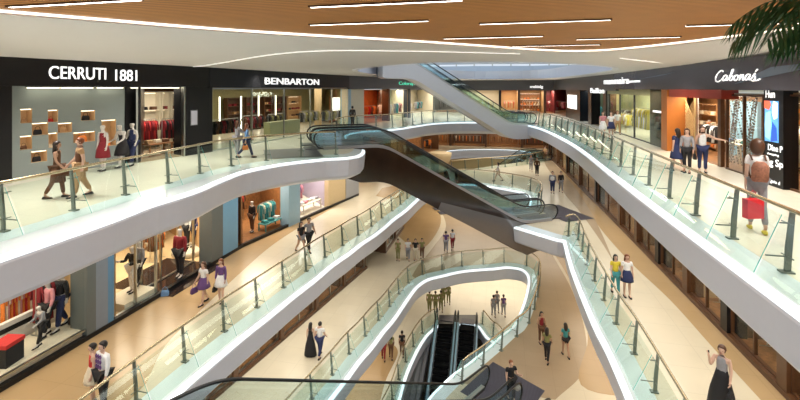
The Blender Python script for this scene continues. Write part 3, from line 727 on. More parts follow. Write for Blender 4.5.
# shop with red rail right of the niche wall
SK[0] = .68; room(S1, kw1+.3, S1.k(184, .3)+.1, 4.4, 0, 3.3, 'left', DWOOD, TAUPE, WCREAM, 200, sm=BLACK)
pillar(S1, S1.k(125.5, .45), S1.k(136, .45), 0, 3.3, BLACK, .45, .9)
for px0, px1 in ((137, 158), (158.5, 167), (168.5, 183)):
    a, b = S1.k(px0+1, 4.2), S1.k(px1-1, 4.2)
    shelf(S1, a, b, 4.3, 0, 3.0, 3, WCREAM, 'in the dark shop by the niche wall, %s bay' % {137: 'left', 158.5: 'middle', 168.5: 'right'}[px0], ('black', 'maroon', 'brown'), True, 2)
rack(S1, S1.k(140, 3.2), S1.k(156, 3.2), 3.2, 0, ['maroon', 'red', 'maroon'], 'in the dark shop beside the niche wall', 9, 1.6, .95)
rack(S1, S1.k(162, 2.8), S1.k(176, 2.8), 2.8, 0, ['maroon', 'black'], 'right side of the dark shop by the niche wall', 6, 1.6, .95)
table(S1, S1.k(157, 1.3), 1.3, 0, 1.2, .7, .6, WOOD2, 'low wooden table in the dark shop beside the niche wall', ('tan', 'cream', 'brown'))
pillar(S1, S1.k(183.2, -.1), S1.k(184.6, -.1), 0, 3.3, STEEL, -.15, .05)
pillar(S1, S1.k(185, 0), S1.L+.1, 0, 3.4, BLACK, -.1, .8)
sc = MB().bbox(-.2, .2, -.03, 0, 0, .75).build('wall_screen', DGREY); sc.location = S1.at(S1.k(194, -.13), -.12, 1.4); sc.rotation_euler = (0, 0, S1.ang); tag(sc, 'small dim grey screen on the black pillar between the upper left shops', 'screen')
MB().bbox(-.16, .16, -.035, -.03, .04, .71).build('display', mat('screen_grey', (.3, .3, .33), .3, emit=(.4, .4, .45), es=.25), sc)
SK[0] = 1.05
# gold ceilinged shop
ka, kb = S2.k(211), S2.k(350)
struct(slab(S2, 0, ka, -.1, .6, 0, 3.4).build('wall_left', BLACK))
room(S2, ka, kb, 6.0, 0, 3.2, 'left', OLIVE, CREAM, PLASTER, 330, WARM)
glazing(S2, ka, kb, 0, 3.2, 5, STEEL)
spots(S2, [ka+(kb-ka)*(i+.5)/7 for i in range(7)], .9, 3.2, 'near the window of the gold-ceilinged shop'); spots(S2, [ka+(kb-ka)*(i+.2)/6 for i in range(6)], 2.6, 3.2, 'deeper inside the gold-ceilinged shop')
bk = 5.7
for i, (a, b) in enumerate(((224, 240), (243, 257), (261, 268), (270, 283), (285, 298))):
    aa, bb = S2.k(a, bk), S2.k(b, bk)
    shelf(S2, aa, bb, bk, 0, 2.5, 4, (DWOOD, DWOOD, DWOOD, DWOOD, AMBER)[i], 'in the gold-ceilinged shop, %s of five' % ('leftmost', 'second', 'middle', 'fourth', 'orange rightmost')[i], ('brown', 'maroon', 'black', 'tan'), i == 4, 3)
tubes_light(S2, [S2.k(x, bk-.5) for x in (220, 241.5, 259, 276, 284)], bk-.45, .2, 2.6, 'in the gold-ceilinged shop')
for i, (a, b, dd, cc) in enumerate(((212, 238, 2.2, ['black', 'brown', 'black', 'maroon']), (243, 262, 3.0, ['brown', 'maroon', 'black']), (268, 284, 2.6, ['black', 'olive', 'black']), (300, 318, 2.6, ['black', 'grey', 'olive']), (322, 345, 1.6, ['black', 'olive', 'grey']))):
    rack(S2, S2.k(a, dd), S2.k(b, dd), dd, 0, cc, 'in the gold-ceilinged shop, %s of five' % ('leftmost', 'second', 'middle', 'fourth', 'rightmost')[i], 9, 1.35, .75)
MBc = slab(S2, S2.k(270, 1.2), S2.k(300, 1.2), 1.2, 1.7, 0.02, .95).build('sales_counter', mat('olive_counter', (.33, .36, .2), .4)); tag(MBc, 'pale olive counter inside the window of the gold-ceilinged shop', 'counter')
lp = S2.at(S2.k(336, 2.2), 2.2, .9); 
lb = thing('light_box', 'glowing white light box at the right end of the gold-ceilinged shop', 'light box', lp, S2.ang); MB().bbox(-.75, .75, 0, .1, 0, 1.5).build('frame', STEEL, lb); MB().bbox(-.7, .7, -.02, -.001, .05, 1.45).build('panel', mat('lightbox_white', (1, 1, 1), .5, emit=(1, .97, .9), es=1.6), lb)
col = MB().lathe([(.32, 0), (.32, 3.2)], n=20).build('round_column', PLASTER, None, True); col.location = S2.at(S2.k(318, 3.2), 3.2, 0); tag(col, 'round cream column standing in the gold-ceilinged shop', 'column')
ch = thing('chandelier', 'glass bead chandelier under the ceiling of the gold-ceilinged shop', 'chandelier', S2.at(S2.k(262, 2), 2, 3.2), 0)
MB().tube([(0, 0, 0), (0, 0, -.25)], .01, 6).build('rod', STEEL, ch)
cb = MB(); 
for i in range(70):
    a = random.uniform(0, 2*pi); r = random.uniform(.1, .7); cb.ball((r*cos(a), r*sin(a), -.3-random.uniform(0, .35)*(1-r*.6)), .045, 6)
cb.build('beads', mat('crystal', (.75, .85, .8), .1, spec=.9), ch)
SK[0] = 1.25
# blue pillar, orange shop, pale shop, planted shop
pillar(S2, kb, S2.L+.05, 0, 3.3, LBLUE, -.15, .6)
k0, k1, k2, k3 = S3.k(363), S3.k(388), S3.k(409), S3.L
room(S3, k0, k1, 4, 0, 3.0, 'left', mat('orange_wall', (.62, .14, .03), .5, var=.35, scale=2), WOOD2, AMBER, 160, (1, .6, .35))
rack(S3, k0+.4, k1-.4, 1.2, 0, ['orange', 'red', 'brown', 'orange'], 'in the orange lit shop', 8, 1.5, .8)
shelf(S3, k0+.3, k1-.3, 3.8, 0, 2.4, 3, WOOD2, 'at the back of the orange lit shop', ('orange', 'red', 'tan'), True, 4)
pillar(S3, 0, k0, 0, 3.2, WCREAM, -.1, .5); 
room(S3, k1, k2, 4, 0, 3.0, 'left', mat('pale_green_wall', (.55, .62, .5), .5), CREAM, WCREAM, 160, SOFT); pillar(S3, k1-.15, k1+.15, 0, 3.1, DWOOD)
rack(S3, k1+.3, k2-.3, 1.2, 0, ['white', 'cream', 'grey', 'teal'], 'in the pale green shop', 8, 1.6, 1.0)
room(S3, k2, k3, 4, 0, 3.0, 'left', AMBER, WOOD2, AMBER, 120); pillar(S3, k2-.15, k2+.15, 0, 3.1, DGREY)
rack(S3, k2+.3, k3-.3, 1.2, 0, ['red', 'pink', 'white', 'olive'], 'in the far left shop with a timber frame', 8, 1.6, .9)
room(S4, .2, S4.L-.3, 3.5, 0, 2.95, 'left', WCREAM, CREAM, WCREAM, 300, SOFT)
rack(S4, 2, 5, 1.2, 0, ['grey', 'white', 'black'], 'in the cream far left shop', 5, 1.5, .8)
rack(S4, 7, 10, 1.2, 0, ['grey', 'teal', 'black'], 'deeper in the cream far left shop', 5, 1.5, .8)
SK[0] = 0
# far end shops
fx = [0, 3.5, SF.k(500), SF.k(519), SF.k(545), SF.L]
for i in range(5):
    room(SF, fx[i]+.1, fx[i+1]-.1, 4, 0, 2.9, 'far', (GREY, WCREAM, AMBER, AMBER, mat('maroon_wall', (.2, .03, .03), .4))[i], WOOD2, (SOFFIT, SOFFIT, AMBER, AMBER, AMBER)[i], 160)
    pillar(SF, fx[i]-.15, fx[i]+.15, 0, 3, (GREY, GREY, BLACK, DWOOD, DWOOD)[i])
    rack(SF, fx[i]+.5, fx[i+1]-.5, 1.3, 0, [['grey', 'black'], ['white', 'blue', 'grey'], ['pink', 'cream', 'red'], ['orange', 'tan', 'cream'], ['pink', 'maroon', 'cream']][i], 'in the far end row of shops, %s one' % ('leftmost', 'second', 'middle', 'fourth', 'rightmost')[i], 6, 1.5, .8)
shelf(SF, fx[3]+.3, fx[4]-.3, 3.8, 0, 2.5, 3, WOOD2, 'at the back of the golden far end shop', ('orange', 'tan', 'cream'), True, 6)
signtext('makidg', SF, SF.k(530, -.27), SF.k(543, -.27), SF.z(536, 88.8, -.27), .45, SIGN, 'tiny white lettering on the dark header at the far end', -.27, offset=.02)
SK[0] = 1.7
# ---- upper right --------------------------------------------------------------------------------
def kr(px, d=0): return R1.k(px, d)
def rroom(a, b, dep, H, wm_, fm, cmt, pw, c=WARM, z=0, seg=None):
    s = seg or R1; k0, k1 = sorted((s.k(a), s.k(b))); room(s, k0, k1, dep, z, H, 'right', wm_, fm, cmt, pw, c); return k0, k1
# on R2: maroon shop, poster pillar, blue display
k0, k1 = rroom(549, 566, 3.5, 3.0, MC['maroon_wall'], WOOD2, AMBER, 100, seg=R2)
rack(R2, k0+.3, k1-.3, 1.0, 0, ['maroon', 'pink', 'brown'], 'in the dark maroon shop on the far right', 7, 1.5, .8)
ka, kb = sorted((R2.k(567), R2.k(581))); pillar(R2, ka, kb, 0, 3.1, BLACK, -.1, .8)
pk = R2.k(572, -.15); pt = thing('poster_panel', 'glowing white poster on the black wall at far right', 'poster', R2.at(pk, -.12, .9), R2.ang+pi); 
z0, z1 = R2.z(572, 109, -.15), R2.z(572, 94.5, -.15); pw_ = abs(R2.k(567.5, -.15)-R2.k(577, -.15))/2
pt.location.z = z0; MB().bbox(-pw_, pw_, -.03, 0, 0, z1-z0).build('frame', STEEL, pt); MB().bbox(-pw_+.05, pw_-.05, -.04, -.03, .05, z1-z0-.05).build('print', mat('poster_white', (1, 1, 1), .5, emit=(1, .97, .95), es=1.1), pt)
kf0 = R1.L-.05
# display run on R1 from far to near
k0, k1 = rroom(582, 590, 2, 3.0, BLUEP, CREAM, WCREAM, 60, SOFT); rack(R1, k0+.2, k1-.2, .9, 0, ['teal', 'white', 'olive'], 'in the narrow blue display on the right', 6, 1.6, .9)
a_, b_ = sorted((kr(590), kr(593))); pillar(R1, a_, b_, 0, 3.15, BLACK)
k0, k1 = rroom(593, 605, 4, 3.0, mat('dark_green_wall', (.06, .08, .05), .4), TAUPE, WCREAM, 120, SOFT); rack(R1, k0+.3, k1-.3, 2, 0, ['black', 'grey', 'white'], 'in the dark green walled entrance on the right', 8, 1.5, .8)
a_, b_ = sorted((kr(605), kr(608))); pillar(R1, a_, b_, 0, 3.15, BLACK)
signtext('Baillon', R1, kr(590.5, -.38), kr(604, -.38), R1.z(597, 93.2, -.38), .42, SIGN, 'small white lettering above the dark green entrance on the right', -.38, offset=.0)
signtext('manmaira', R1, kr(604, -.38), kr(629, -.38), R1.z(616, 84.0, -.38), .42, SIGN, 'white lettering with a light bar on the header over the yellow display', -.38, offset=.0)
lbx = slab(R1, *sorted((kr(629, -.38), kr(640, -.38))), -.40, -.37, R1.z(634, 82.3, -.38), R1.z(634, 80.6, -.38)).build('light_bar', SIGN); tag(lbx, 'thin white light bar beside the lettering over the yellow display', 'light')
k0, k1 = rroom(608, 652, 3.0, 3.0, mat('pale_lime_wall', (.70, .72, .45), .5), CREAM, WCREAM, 230, (1, .97, .8)); glazing(R1, k0, k1, 0, 3.0, 3, DGREY)
struct(slab(R1, k0-.6, k1+.3, -.05, .2, 2.75, 3.3).build(nm('t'), OLIVE))
rack(R1, R1.k(650, .8), R1.k(634, .8), .8, 0, ['yellow', 'olive', 'yellow', 'white'], 'in the yellow display window', 14, 1.9, 1.25)
rack(R1, R1.k(630, 1.2), R1.k(612, 1.2), 1.2, 0, ['yellow', 'white', 'tan'], 'in the far part of the yellow display window', 10, 1.3, .8)
a_, b_ = sorted((kr(652), kr(667.5))); pillar(R1, a_, b_, 0, 3.2, mat('dark_green_glass', (.025, .04, .025), .08), -.1, .8)
gl_ = slab(R1, *sorted((kr(653, -.12), kr(666, -.12))), -.13, -.11, R1.z(660, 113, -.12), R1.z(660, 111, -.12)).build('light_bar', SIGN); tag(gl_, 'thin bright light line on the dark green pillar', 'light')
a_, b_ = sorted((kr(667.5), kr(673.5))); pillar(R1, a_, b_, 0, 3.25, mat('orange_wood', (.45, .15, .03), .3), -.3, .6)
RED = mat('red_header', (.30, .03, .015), .3)
struct(slab(R1, *sorted((kr(673.5, -.2), kr(727, -.2))), -.40, .2, R1.z(700, 98, -.2), R1.z(700, 89.5, -.2)).build(nm('t'), RED))
k0, k1 = rroom(673.5, 764, 2.4, 2.95, WOOD2, WOOD2, WCREAM, 420)
glazing(R1, *sorted((kr(727), kr(764))), 0, 2.95, 2, DWOOD)
kk = sorted((kr(722), kr(719))); pillar(R1, kk[0], kk[1], 0, 2.95, DWOOD, -.05, .1)
struct(slab(R1, *sorted((kr(677, .5), kr(684, .5))), .45, .6, 0, 2.8).build('wall_right', AMBER))
ka, kb = sorted((R1.k(685, .6), R1.k(696, .6)))
lt = thing('lattice_screen', 'gold lattice panel beside the entrance of the wood-fronted right shop', 'screen', R1.at(ka, .55, .02), R1.ang)
GOLD = mat('gold_lattice', (.55, .38, .18), .3, .5); Wl = kb-ka; lat = MB()
for i in range(26):
    z_ = -Wl+i*.17
    for s_ in (-1, 1):
        p0, p1 = (0, z_), (Wl, z_+Wl)
        if s_ < 0: p0, p1 = (Wl, z_), (0, z_+Wl)
        if z_ > 0 and z_+Wl < 2.8: lat.tube([(p0[0], 0, p0[1]), (p1[0], 0, p1[1])], .022, 5)
lat.build('lattice', GOLD, lt)['kind'] = 'stuff'
MB().bbox(0, .05, -.04, .04, 0, 2.8).bbox(Wl-.05, Wl, -.04, .04, 0, 2.8).bbox(0, Wl, -.04, .04, 2.75, 2.8).bbox(0, Wl, -.04, .04, 0, .05).build('frame', GOLD, lt)
tubes_light(R1, [R1.k(697.5, .6)], .6, .2, 2.7, 'beside the gold lattice panel')
shelf(R1, *sorted((R1.k(700, 2.2), R1.k(722, 2.2))), 2.3, 0, 2.4, 4, WOOD2, 'at the back of the wood-fronted right shop', ('tan', 'cream', 'orange'), True, 6)
rack(R1, R1.k(720, 1.3), R1.k(704, 1.3), 1.3, 0, ['black', 'white', 'black'], 'in the entrance of the wood-fronted right shop', 6, 1.5, .8)
# sparkling hanging wall of discs behind the glass
kc = R1.k(745, 1.2); dm = {}
disc0 = None; sp_ = thing('bead_curtain', 'curtain of hanging silver discs behind the shop glass right of the three women', 'hanging display', R1.at(R1.k(757, .8), .8, 0), R1.ang)
W_ = R1.k(725, .8)-R1.k(757, .8); bm_ = MB()
for i in range(26):
    for j in range(24):
        x = W_*(i+.5)/26; z = .1+j*.115+.05*sin(i*.9); yy = .35*sin(i*.45+j*.12)
        bm_.box((x, yy*.6, z), (.06, .015, .07), rz=random.uniform(-.6, .6))
bd = bm_.build('discs', mat('silver_discs', (.5, .5, .5), .25, .9), sp_); bd['kind'] = 'stuff'
MB().bbox(0, W_, -.2, .2, 2.85, 2.95).build('rail', STEEL, sp_)
bl = slab(R1, R1.k(756, 2.1), R1.k(729, 2.1), 2.15, 2.3, 0.02, 2.6).build('glowing_panel', mat('pale_blue_glow', (.25, .4, .5), .2, emit=(.45, .7, .85), es=.12)); tag(bl, 'pale blue glowing panel behind the hanging silver discs', 'display panel')
table(R1, R1.k(742, 1.6), 1.5, 0, 1.6, .8, .8, WCREAM, 'cream display table behind the hanging silver discs', ('teal', 'white', 'blue'))
# script sign
def script_sign():
    strokes = [[(.62, .86), (.55, 1.0), (.38, .98), (.18, .78), (.05, .45), (.10, .12), (.30, .02), (.52, .14), (.66, .30)],
               [(1.02, .50), (.90, .60), (.74, .46), (.70, .20), (.82, .10), (.98, .30), (1.04, .56), (1.0, .2), (1.08, .10), (1.2, .3)],
               [(1.2, .3), (1.42, .8), (1.44, 1.02), (1.36, 1.0), (1.28, .6), (1.27, .2), (1.38, .08), (1.52, .24), (1.5, .48), (1.38, .46)],
               [(1.38, .46), (1.6, .42), (1.74, .56), (1.64, .4), (1.66, .15), (1.8, .1), (1.92, .3), (1.86, .52), (1.74, .54)], [(1.86, .5), (2.04, .48), (2.1, .55), (2.06, .1)],
               [(2.06, .1), (2.16, .45), (2.28, .56), (2.3, .3), (2.32, .1), (2.44, .2)],
               [(2.76, .50), (2.64, .58), (2.5, .45), (2.47, .2), (2.58, .1), (2.72, .3), (2.78, .55), (2.75, .2), (2.84, .1), (2.94, .25)],
               [(2.94, .25), (3.1, .62), (3.06, .5), (3.16, .25), (3.1, .02), (2.94, .06)], [(3.1, .05), (3.3, .04), (3.5, .16)], [(3.1, .72), (3.2, .92)]]
    mb = MB()
    for s in strokes:
        s = [(a+b*.18, b) for a, b in s]
        c = resample(catmull([Vector((a, 0, b)) for a, b in s], 5), .05); mb.tube(c, [.028+.022*abs(sin(i*.25)) for i in range(len(c))], 6)
    return mb
k0_, k1_ = R1.k(715, -.38), R1.k(763, -.38); Wd = abs(k0_-k1_); zc = R1.z(739, 81.5, -.38); hh = R1.z(739, 70, -.38)-zc
m_ = script_sign(); m_.v = [(x/3.68*Wd, y*.5, z*hh*1.05) for x, y, z in m_.v]
o = m_.build('shop_sign', SIGN, None, True); o.location = R1.at(k0_, -.40, zc); o.rotation_euler = (0, 0, R1.ang+pi); tag(o, 'white handwriting-style sign reading Cabonas on the dark right header', 'shop sign')
# bluish reflections on the header, put in as thin coloured plates
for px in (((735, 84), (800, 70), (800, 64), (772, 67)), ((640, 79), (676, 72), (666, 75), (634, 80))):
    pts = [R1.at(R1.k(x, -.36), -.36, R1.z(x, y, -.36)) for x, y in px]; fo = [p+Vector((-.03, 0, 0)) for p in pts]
    struct(MB().add(pts+fo, [(0, 1, 2, 3), (7, 6, 5, 4), (0, 1, 5, 4), (1, 2, 6, 5), (2, 3, 7, 6), (3, 0, 4, 7)]).build(nm('t'), mat('header_reflection', (.14, .18, .24), .2)))
# digital column
a_, b_ = sorted((kr(764.5, -.2), kr(784, -.2)))
dc = thing('advertising_column', 'black advertising column with a bright blue and red picture and white words', 'advertising column', R1.at(b_, -.2, 0), R1.ang+pi)
Wc = b_-a_; MB().bbox(0, Wc, -.02, .4, 0, 3.12).build('body', BLACK, dc)
zt_, zb_ = R1.z(774, 101, -.2), R1.z(774, 142, -.2)
pic = MB().bbox(.08*Wc, .78*Wc, -.04, -.02, zb_, zt_).build('screen', mat('screen_blue', (.1, .3, .6), .3, emit=(.12, .38, .75), es=.9), dc)
scr = lambda pts, mm, n: MB().prism([(.08*Wc+a*.7*Wc, zb_+b*(zt_-zb_)) for a, b in pts], -.055, -.042, lambda a, b, h: (a, h, b)).build(n, mm, pic)
scr([(.0, .82), (.35, .78), (.5, .9), (.4, 1), (0, 1)], mat('screen_red', (.8, .1, .05), .3, emit=(.85, .15, .08), es=.9), 'picture')
scr([(.6, .7), (.75, .55), (.95, .6), (1, .95), (.7, 1), (.62, .85)], mat('screen_white', (.8, .85, .9), .3, emit=(.75, .85, .95), es=.9), 'picture')
scr([(.1, .1), (.4, .05), (.55, .4), (.45, .75), (.15, .7), (.05, .4)], mat('screen_cyan', (.3, .7, .9), .3, emit=(.3, .7, .9), es=.9), 'picture')
scr([(.5, .0), (.95, .05), (.9, .35), (.6, .5)], mat('screen_deep_blue', (.02, .08, .4), .3, emit=(.03, .1, .5), es=.9), 'picture')
for txt, fx0, fx1, py, h in (('Hun', .12, .6, 98, .26), ('Dine P', .25, .98, 151, .2), ('shopping', .2, .8, 156, .09), ('ng Sp', .15, 1.0, 168, .3), ('Paguio d', .2, .85, 184, .14)):
    t_ = signtext(txt, R1, b_-fx0*Wc, b_-fx1*Wc, 0, h, SIGN, None, -.2, offset=.005, extrude=.004, name='lettering')
    t_.parent = dc; t_.location = (fx0*Wc, -.03, R1.z(774, py, -.2)); t_.rotation_euler = (0, 0, 0)
k0, k1 = rroom(785, 880, 3.5, 3.0, WOOD2, WOOD2, AMBER, 300); glazing(R1, k0, k1, 0, 3.0, 3, DWOOD)
shelf(R1, *sorted((R1.k(786, 2.2), R1.k(805, 2.2))), 2.4, 0, 2.7, 6, WOOD2, 'in the shop at the right picture edge', ('orange', 'brown', 'tan'), True, 5)
rack(R1, *sorted((R1.k(790, 1), R1.k(815, 1))), 1, 0, ['white', 'grey', 'cream'], 'in the shop at the right picture edge', 9, 1.9, 1.1)
struct(slab(R1, 0, k0, 0, .3, 0, 3.2).build('wall_right', DWOOD))

SK[0] = .6
# ---- middle level left ---------------------------------------------------------------------------
M1 = Seg((-13.5, 2), (-13.15, 20), 1); M2 = Seg((-13.15, 20), (-10.75, 31.7), 1)
z = L2; Hm = 3.85
def base(seg, k0, k1, z_, m=BLACK): struct(slab(seg, k0, k1, -.12, .05, z_, z_+.16).build('baseboard_left', m))
k0, k1 = 0, M1.k(87); room(M1, k0, k1, 5, z, Hm, 'left', PLASTER, PLASTER, WCREAM, 300); glazing(M1, k0, k1, z+.3, z+Hm, 3, STEEL)
base(M1, 0, M1.L, z); base(M2, 0, M2.L, z)
pillar(M1, M1.k(87, -.1), M1.k(96, -.1), z, z+Hm, GREY, -.1, .6); pillar(M1, M1.k(96, -.1), M1.k(108, -.1), z, z+Hm, mat('blue_grey_panel', (.20, .24, .29), .35), -.1, .6); pillar(M1, M1.k(108, -.1), M1.k(114, -.1), z, z+Hm, BLUEP, -.1, .5)
# plinth with black lettering strip
pl = slab(M1, 1.1, M1.k(84, .3), .1, 1.5, z+.02, z+.32).build('display_plinth', WCREAM); tag(pl, 'long cream window plinth in the lower left shop', 'plinth')
pl2 = slab(M1, M1.k(-30, 1.6), M1.k(62, 1.6), 1.6, 1.75, z+.02, z+1.0).build('display_barrier', mat('pale_barrier', (.75, .72, .68), .4)); tag(pl2, 'low pale partition with a dark stripe behind the lower left window', 'partition')
slab(M1, M1.k(-30, 1.6), M1.k(62, 1.6), 1.58, 1.60, z+.7, z+.85).build('stripe', BLACK, pl2)
rack(M1, M1.k(0, 2.3), M1.k(38, 2.3), 2.3, z, ['orange', 'cream', 'pink', 'orange', 'red'], 'in the lower left shop, long front rail', 16, 1.9, 1.3)
rack(M1, M1.k(36, 1.2), M1.k(50, 1.2), 1.2, z+.32, ['maroon', 'black', 'maroon'], 'on the plinth of the lower left shop', 7, 1.7, 1.2)
rack(M1, M1.k(5, 3.6), M1.k(60, 3.8), 3.8, z, ['pink', 'red', 'cream'], 'at the back of the lower left shop', 12, 2.4, 1.3)
handbag(M1.at(M1.k(74, .8), .8, z+.32), M1.ang, cl('black'), 'black bag on the plinth near the grey pillar, lower left shop', 1.1)
bx = thing('gift_box', 'dark box with a red top at the left end of the lower left window', 'box', M1.at(M1.k(7, .6), .6, z+.32), M1.ang+.2); MB().bbox(-.28, .28, -.25, .25, 0, .55).build('body', cl('black'), bx); MB().bbox(-.3, .3, -.27, .27, .55, .66).build('lid', cl('red'), bx)
# shop two
k0, k1 = M1.k(115), M1.k(214) if M1.k(214) < M1.L else M1.L
k1 = M1.k(158); room(M1, k0, M1.k(214), 6, z, Hm, 'left', AMBER, PLASTER, WCREAM, 480); glazing(M1, k0, k1, z+.1, z+Hm, 2, STEEL, .1)
k2, k3 = M1.k(160), M1.k(213); struct(slab(M1, k2, k3, .05, 2.6, z+.022, z+.03).build('floor', BLACKFLOOR))
struct(slab(M1, k2, k3, -.6, .05, z+.002, z+.012).build('floor', BLACKFLOOR))
glazing(M1, k2+.1, k3-.1, z+.02, z+Hm, 3, STEEL, 1.0)
pd = slab(M1, M1.k(118, .5), M1.k(150, .5), .2, 1.3, z+.02, z+.3).build('display_plinth', WCREAM); tag(pd, 'cream plinth with mannequins left of the shop two entrance', 'plinth')
pc = MB().lathe([(.8, .02), (.85, .06), (.85, .26), (.8, .3)], n=28).build('display_plinth', WCREAM, None, True); pc.location = M1.at(M1.k(190, 2.0), 2.0, z); tag(pc, 'round cream plinth carrying standing mannequins in the middle left shop', 'plinth')
shelf(M1, M1.k(140, 4.6), M1.k(160, 4.6), 4.7, z, 2.8, 4, WOOD2, 'at the back of the middle left shop', ('brown', 'cream', 'tan'), True, 6)
rack(M1, M1.k(150, 3), M1.k(162, 3), 3, z, ['brown', 'orange', 'tan'], 'inside the middle left shop', 9, 1.5, .9)
sh_ = handbag(M1.at(M1.k(166, -.3), -.25, z+.02), .5, cl('blue'), 'small pale blue bag on the black floor strip outside the middle left shop', .9)
# pillars on the bend
ka = max(M1.k(214), 0); 
pillar(M1, M1.k(212, -.1), M1.k(223, -.1), z, z+Hm, GREY, -.1, .6)
pillar(M1, M1.k(223, -.1), M1.k(238, -.1), z, z+Hm, mat('sky_blue_panel', (.16, .36, .55), .3), -.1, .5)
k0, k1 = .05, M2.k(290); room(M2, k0, k1, 5, z, Hm, 'left', WOOD2, WOOD2, AMBER, 420); 
rack(M2, k0+.3, k0+1.9, 2.2, z, ['maroon', 'brown', 'orange'], 'in the brown shop behind the blue pillar', 9, 1.7, 1.0)
rack(M2, k0+1.4, k1-.3, 3.4, z, ['orange', 'red', 'brown'], 'deep in the brown middle left shop', 12, 1.8, 1.0)
rack(M2, k1-1.4, k1-.2, 1.1, z, ['teal', 'cream', 'teal'], 'near the pale blue panel, middle left', 7, 1.5, .9)
table(M2, k1-.9, .7, z, 1.5, .6, .45, mat('teal_table', (.08, .3, .3), .4), 'low teal table by the pale blue panel', ('teal', 'teal', 'white'))
pillar(M2, M2.k(289, -.15), M2.k(300, -.15), z, z+Hm, LBLUE, -.15, .5)
k0, k1 = M2.k(300.5), M2.k(328); room(M2, k0, k1, 4, z, Hm, 'left', mat('lilac_wall', (.42, .36, .42), .5), WCREAM, WCREAM, 320, SOFT)
table(M2, (k0+k1)/2+.55, .9, z, k1-k0-1.0, .7, .6, WCREAM, 'white display table heaped with clothes past the pale blue panel', ('white', 'pink', 'cream', 'white', 'grey'))
rack(M2, k0+.3, k1-.3, 2, z, ['white', 'purple', 'pink'], 'in the lilac middle left shop', 9, 1.6, .9)
struct(slab(M2, M2.k(328), M2.k(345), -.05, .3, z, z+Hm).build('wall_left', PLASTER)); pillar(M2, M2.k(345), M2.L, z, z+Hm, CLADGREY, -.1, 1.4)
struct(MB().bbox(-17, -16.9, 30, 44, z, z+Hm).build('wall_left', WCREAM))
SK[0] = 0
# far end of the middle level
MF = Seg((-12, 62), (8, 62), 1); MFL = Seg((-13.5, 36), (-8, 58), 1)
for i in range(4):
    a, b = MFL.L*i/4, MFL.L*(i+1)/4; room(MFL, a+.1, b-.1, 3, z, 3.2, 'left', (PLASTER, WOOD2, WOOD2, DWOOD)[i], WOOD2, AMBER, 110); pillar(MFL, a-.15, a+.15, z, z+3.8, DWOOD)
    rack(MFL, a+.6, b-.6, 1, z, [['orange', 'brown'], ['maroon', 'tan'], ['cream', 'brown'], ['orange', 'black']][i], 'in the distant middle level shops, %s one' % ('nearest', 'second', 'third', 'farthest')[i], 5)
    a, b = MF.L*i/4, MF.L*(i+1)/4; room(MF, a+.1, b-.1, 3, z, 3.2, 'far', (WOOD2, DWOOD, WOOD2, DWOOD)[i], WOOD2, AMBER, 110); rack(MF, a+.5, b-.5, 1, z, [['orange', 'tan'], ['cream', 'orange'], ['tan', 'brown'], ['orange', 'maroon']][i], 'under the far bridge, %s bay' % ('leftmost', 'second', 'third', 'rightmost')[i], 8); pillar(MF, a-.15, a+.15, z, z+3.8, DWOOD)
struct(slab(MF, 0, MF.L, -.1, .1, z+3.2, z+3.9).build('wall_far', DWOOD)); struct(slab(MFL, 0, MFL.L, -.1, .1, z+3.2, z+3.9).build('wall_left', DWOOD))
# kiosk like curved counter
kb_ = MB().lathe([(.9, 0), (1.1, .3), (1.25, .8), (1.3, 1.15), (1.1, 1.2)], n=28, sy=.8).build('curved_counter', PLASTER, None, True); kp = P(440, 163, L2); kb_.location = kp; tag(kb_, 'curved cream counter at the far left of the middle level', 'counter')

# ---- middle level right: only the foot of the fronts shows under the upper gallery ------------------
N1 = Seg((7.75, 8), (7.0, 28), -1); N2 = Seg((7.0, 28), (5.6, 60), -1)
z = L2
FR = ('brown', 'tan', 'orange', 'cream', 'black', 'maroon')
for seg, n_ in ((N1, 7), (N2, 6)):
    base(seg, 0, seg.L, z, DWOOD)
    for i in range(n_):
        a, b = seg.L*i/n_, seg.L*(i+1)/n_
        room(seg, a+.05, b-.05, 2.6, z, 3.6, 'right', (WOOD2, AMBER, DWOOD, PLASTER, WOOD2, DWOOD, AMBER)[i], WOOD2, AMBER, 70); pillar(seg, a-.2, a+.2, z, z+3.8, (DWOOD, BLACK)[i % 2], -.1, .5)
        glazing(seg, a+.2, b-.2, z+.16, z+3.6, 2, DWOOD, .05)
        if seg is N1:
            wh = 'under the right upper gallery, bay %s from the near end' % ('one', 'two', 'three', 'four', 'five', 'six', 'seven')[i]
            rack(seg, a+.5, b-.5, .9, z, random.sample(FR, 3), wh, 5, 1.2, .8)
# ---- lower level left fronts ------------------------------------------------------------------------
z = L1
q = [P2(212, 400, z), P2(330, 300, z), P2(366, 268, z)]
A = Vector(q[0])-(Vector(q[2])-Vector(q[0])).normalized()*12
K1 = Seg((A.x, A.y), q[2], 1); K2 = Seg(P2(385, 252.5, z), P2(403, 228, z), 1)
def front(seg, n_, side, pw=60, dirs='lower left'):
    base(seg, 0, seg.L, z, DWOOD)
    for i in range(n_):
        a, b = seg.L*i/n_, seg.L*(i+1)/n_
        room(seg, a+.05, b-.05, 2.2, z, 3.7, side, (DWOOD, WOOD2, DWOOD, WOOD2)[i % 4], WOOD2, DWOOD, pw); pillar(seg, a-.15, a+.15, z, z+3.8, DWOOD, -.12, .4)
        glazing(seg, a+.2, b-.2, z+.16, z+3.6, 2, STEEL, .05)
        if (b > 8 or seg is not K1) and i % 2: rack(seg, a+.4, b-.4, .9, z, random.sample(FR, 3), 'behind the dark %s front, lower level, bay %s' % (dirs, ('one', 'two', 'three', 'four', 'five', 'six', 'seven', 'eight', 'nine')[i]), 6, 1.3, .8)
front(K1, 8, 'left'); front(K2, 2, 'left', 60, 'projecting')
e1 = P2(366, 268, z); e2 = P2(385, 252.5, z); e3 = P2(371, 247, z)
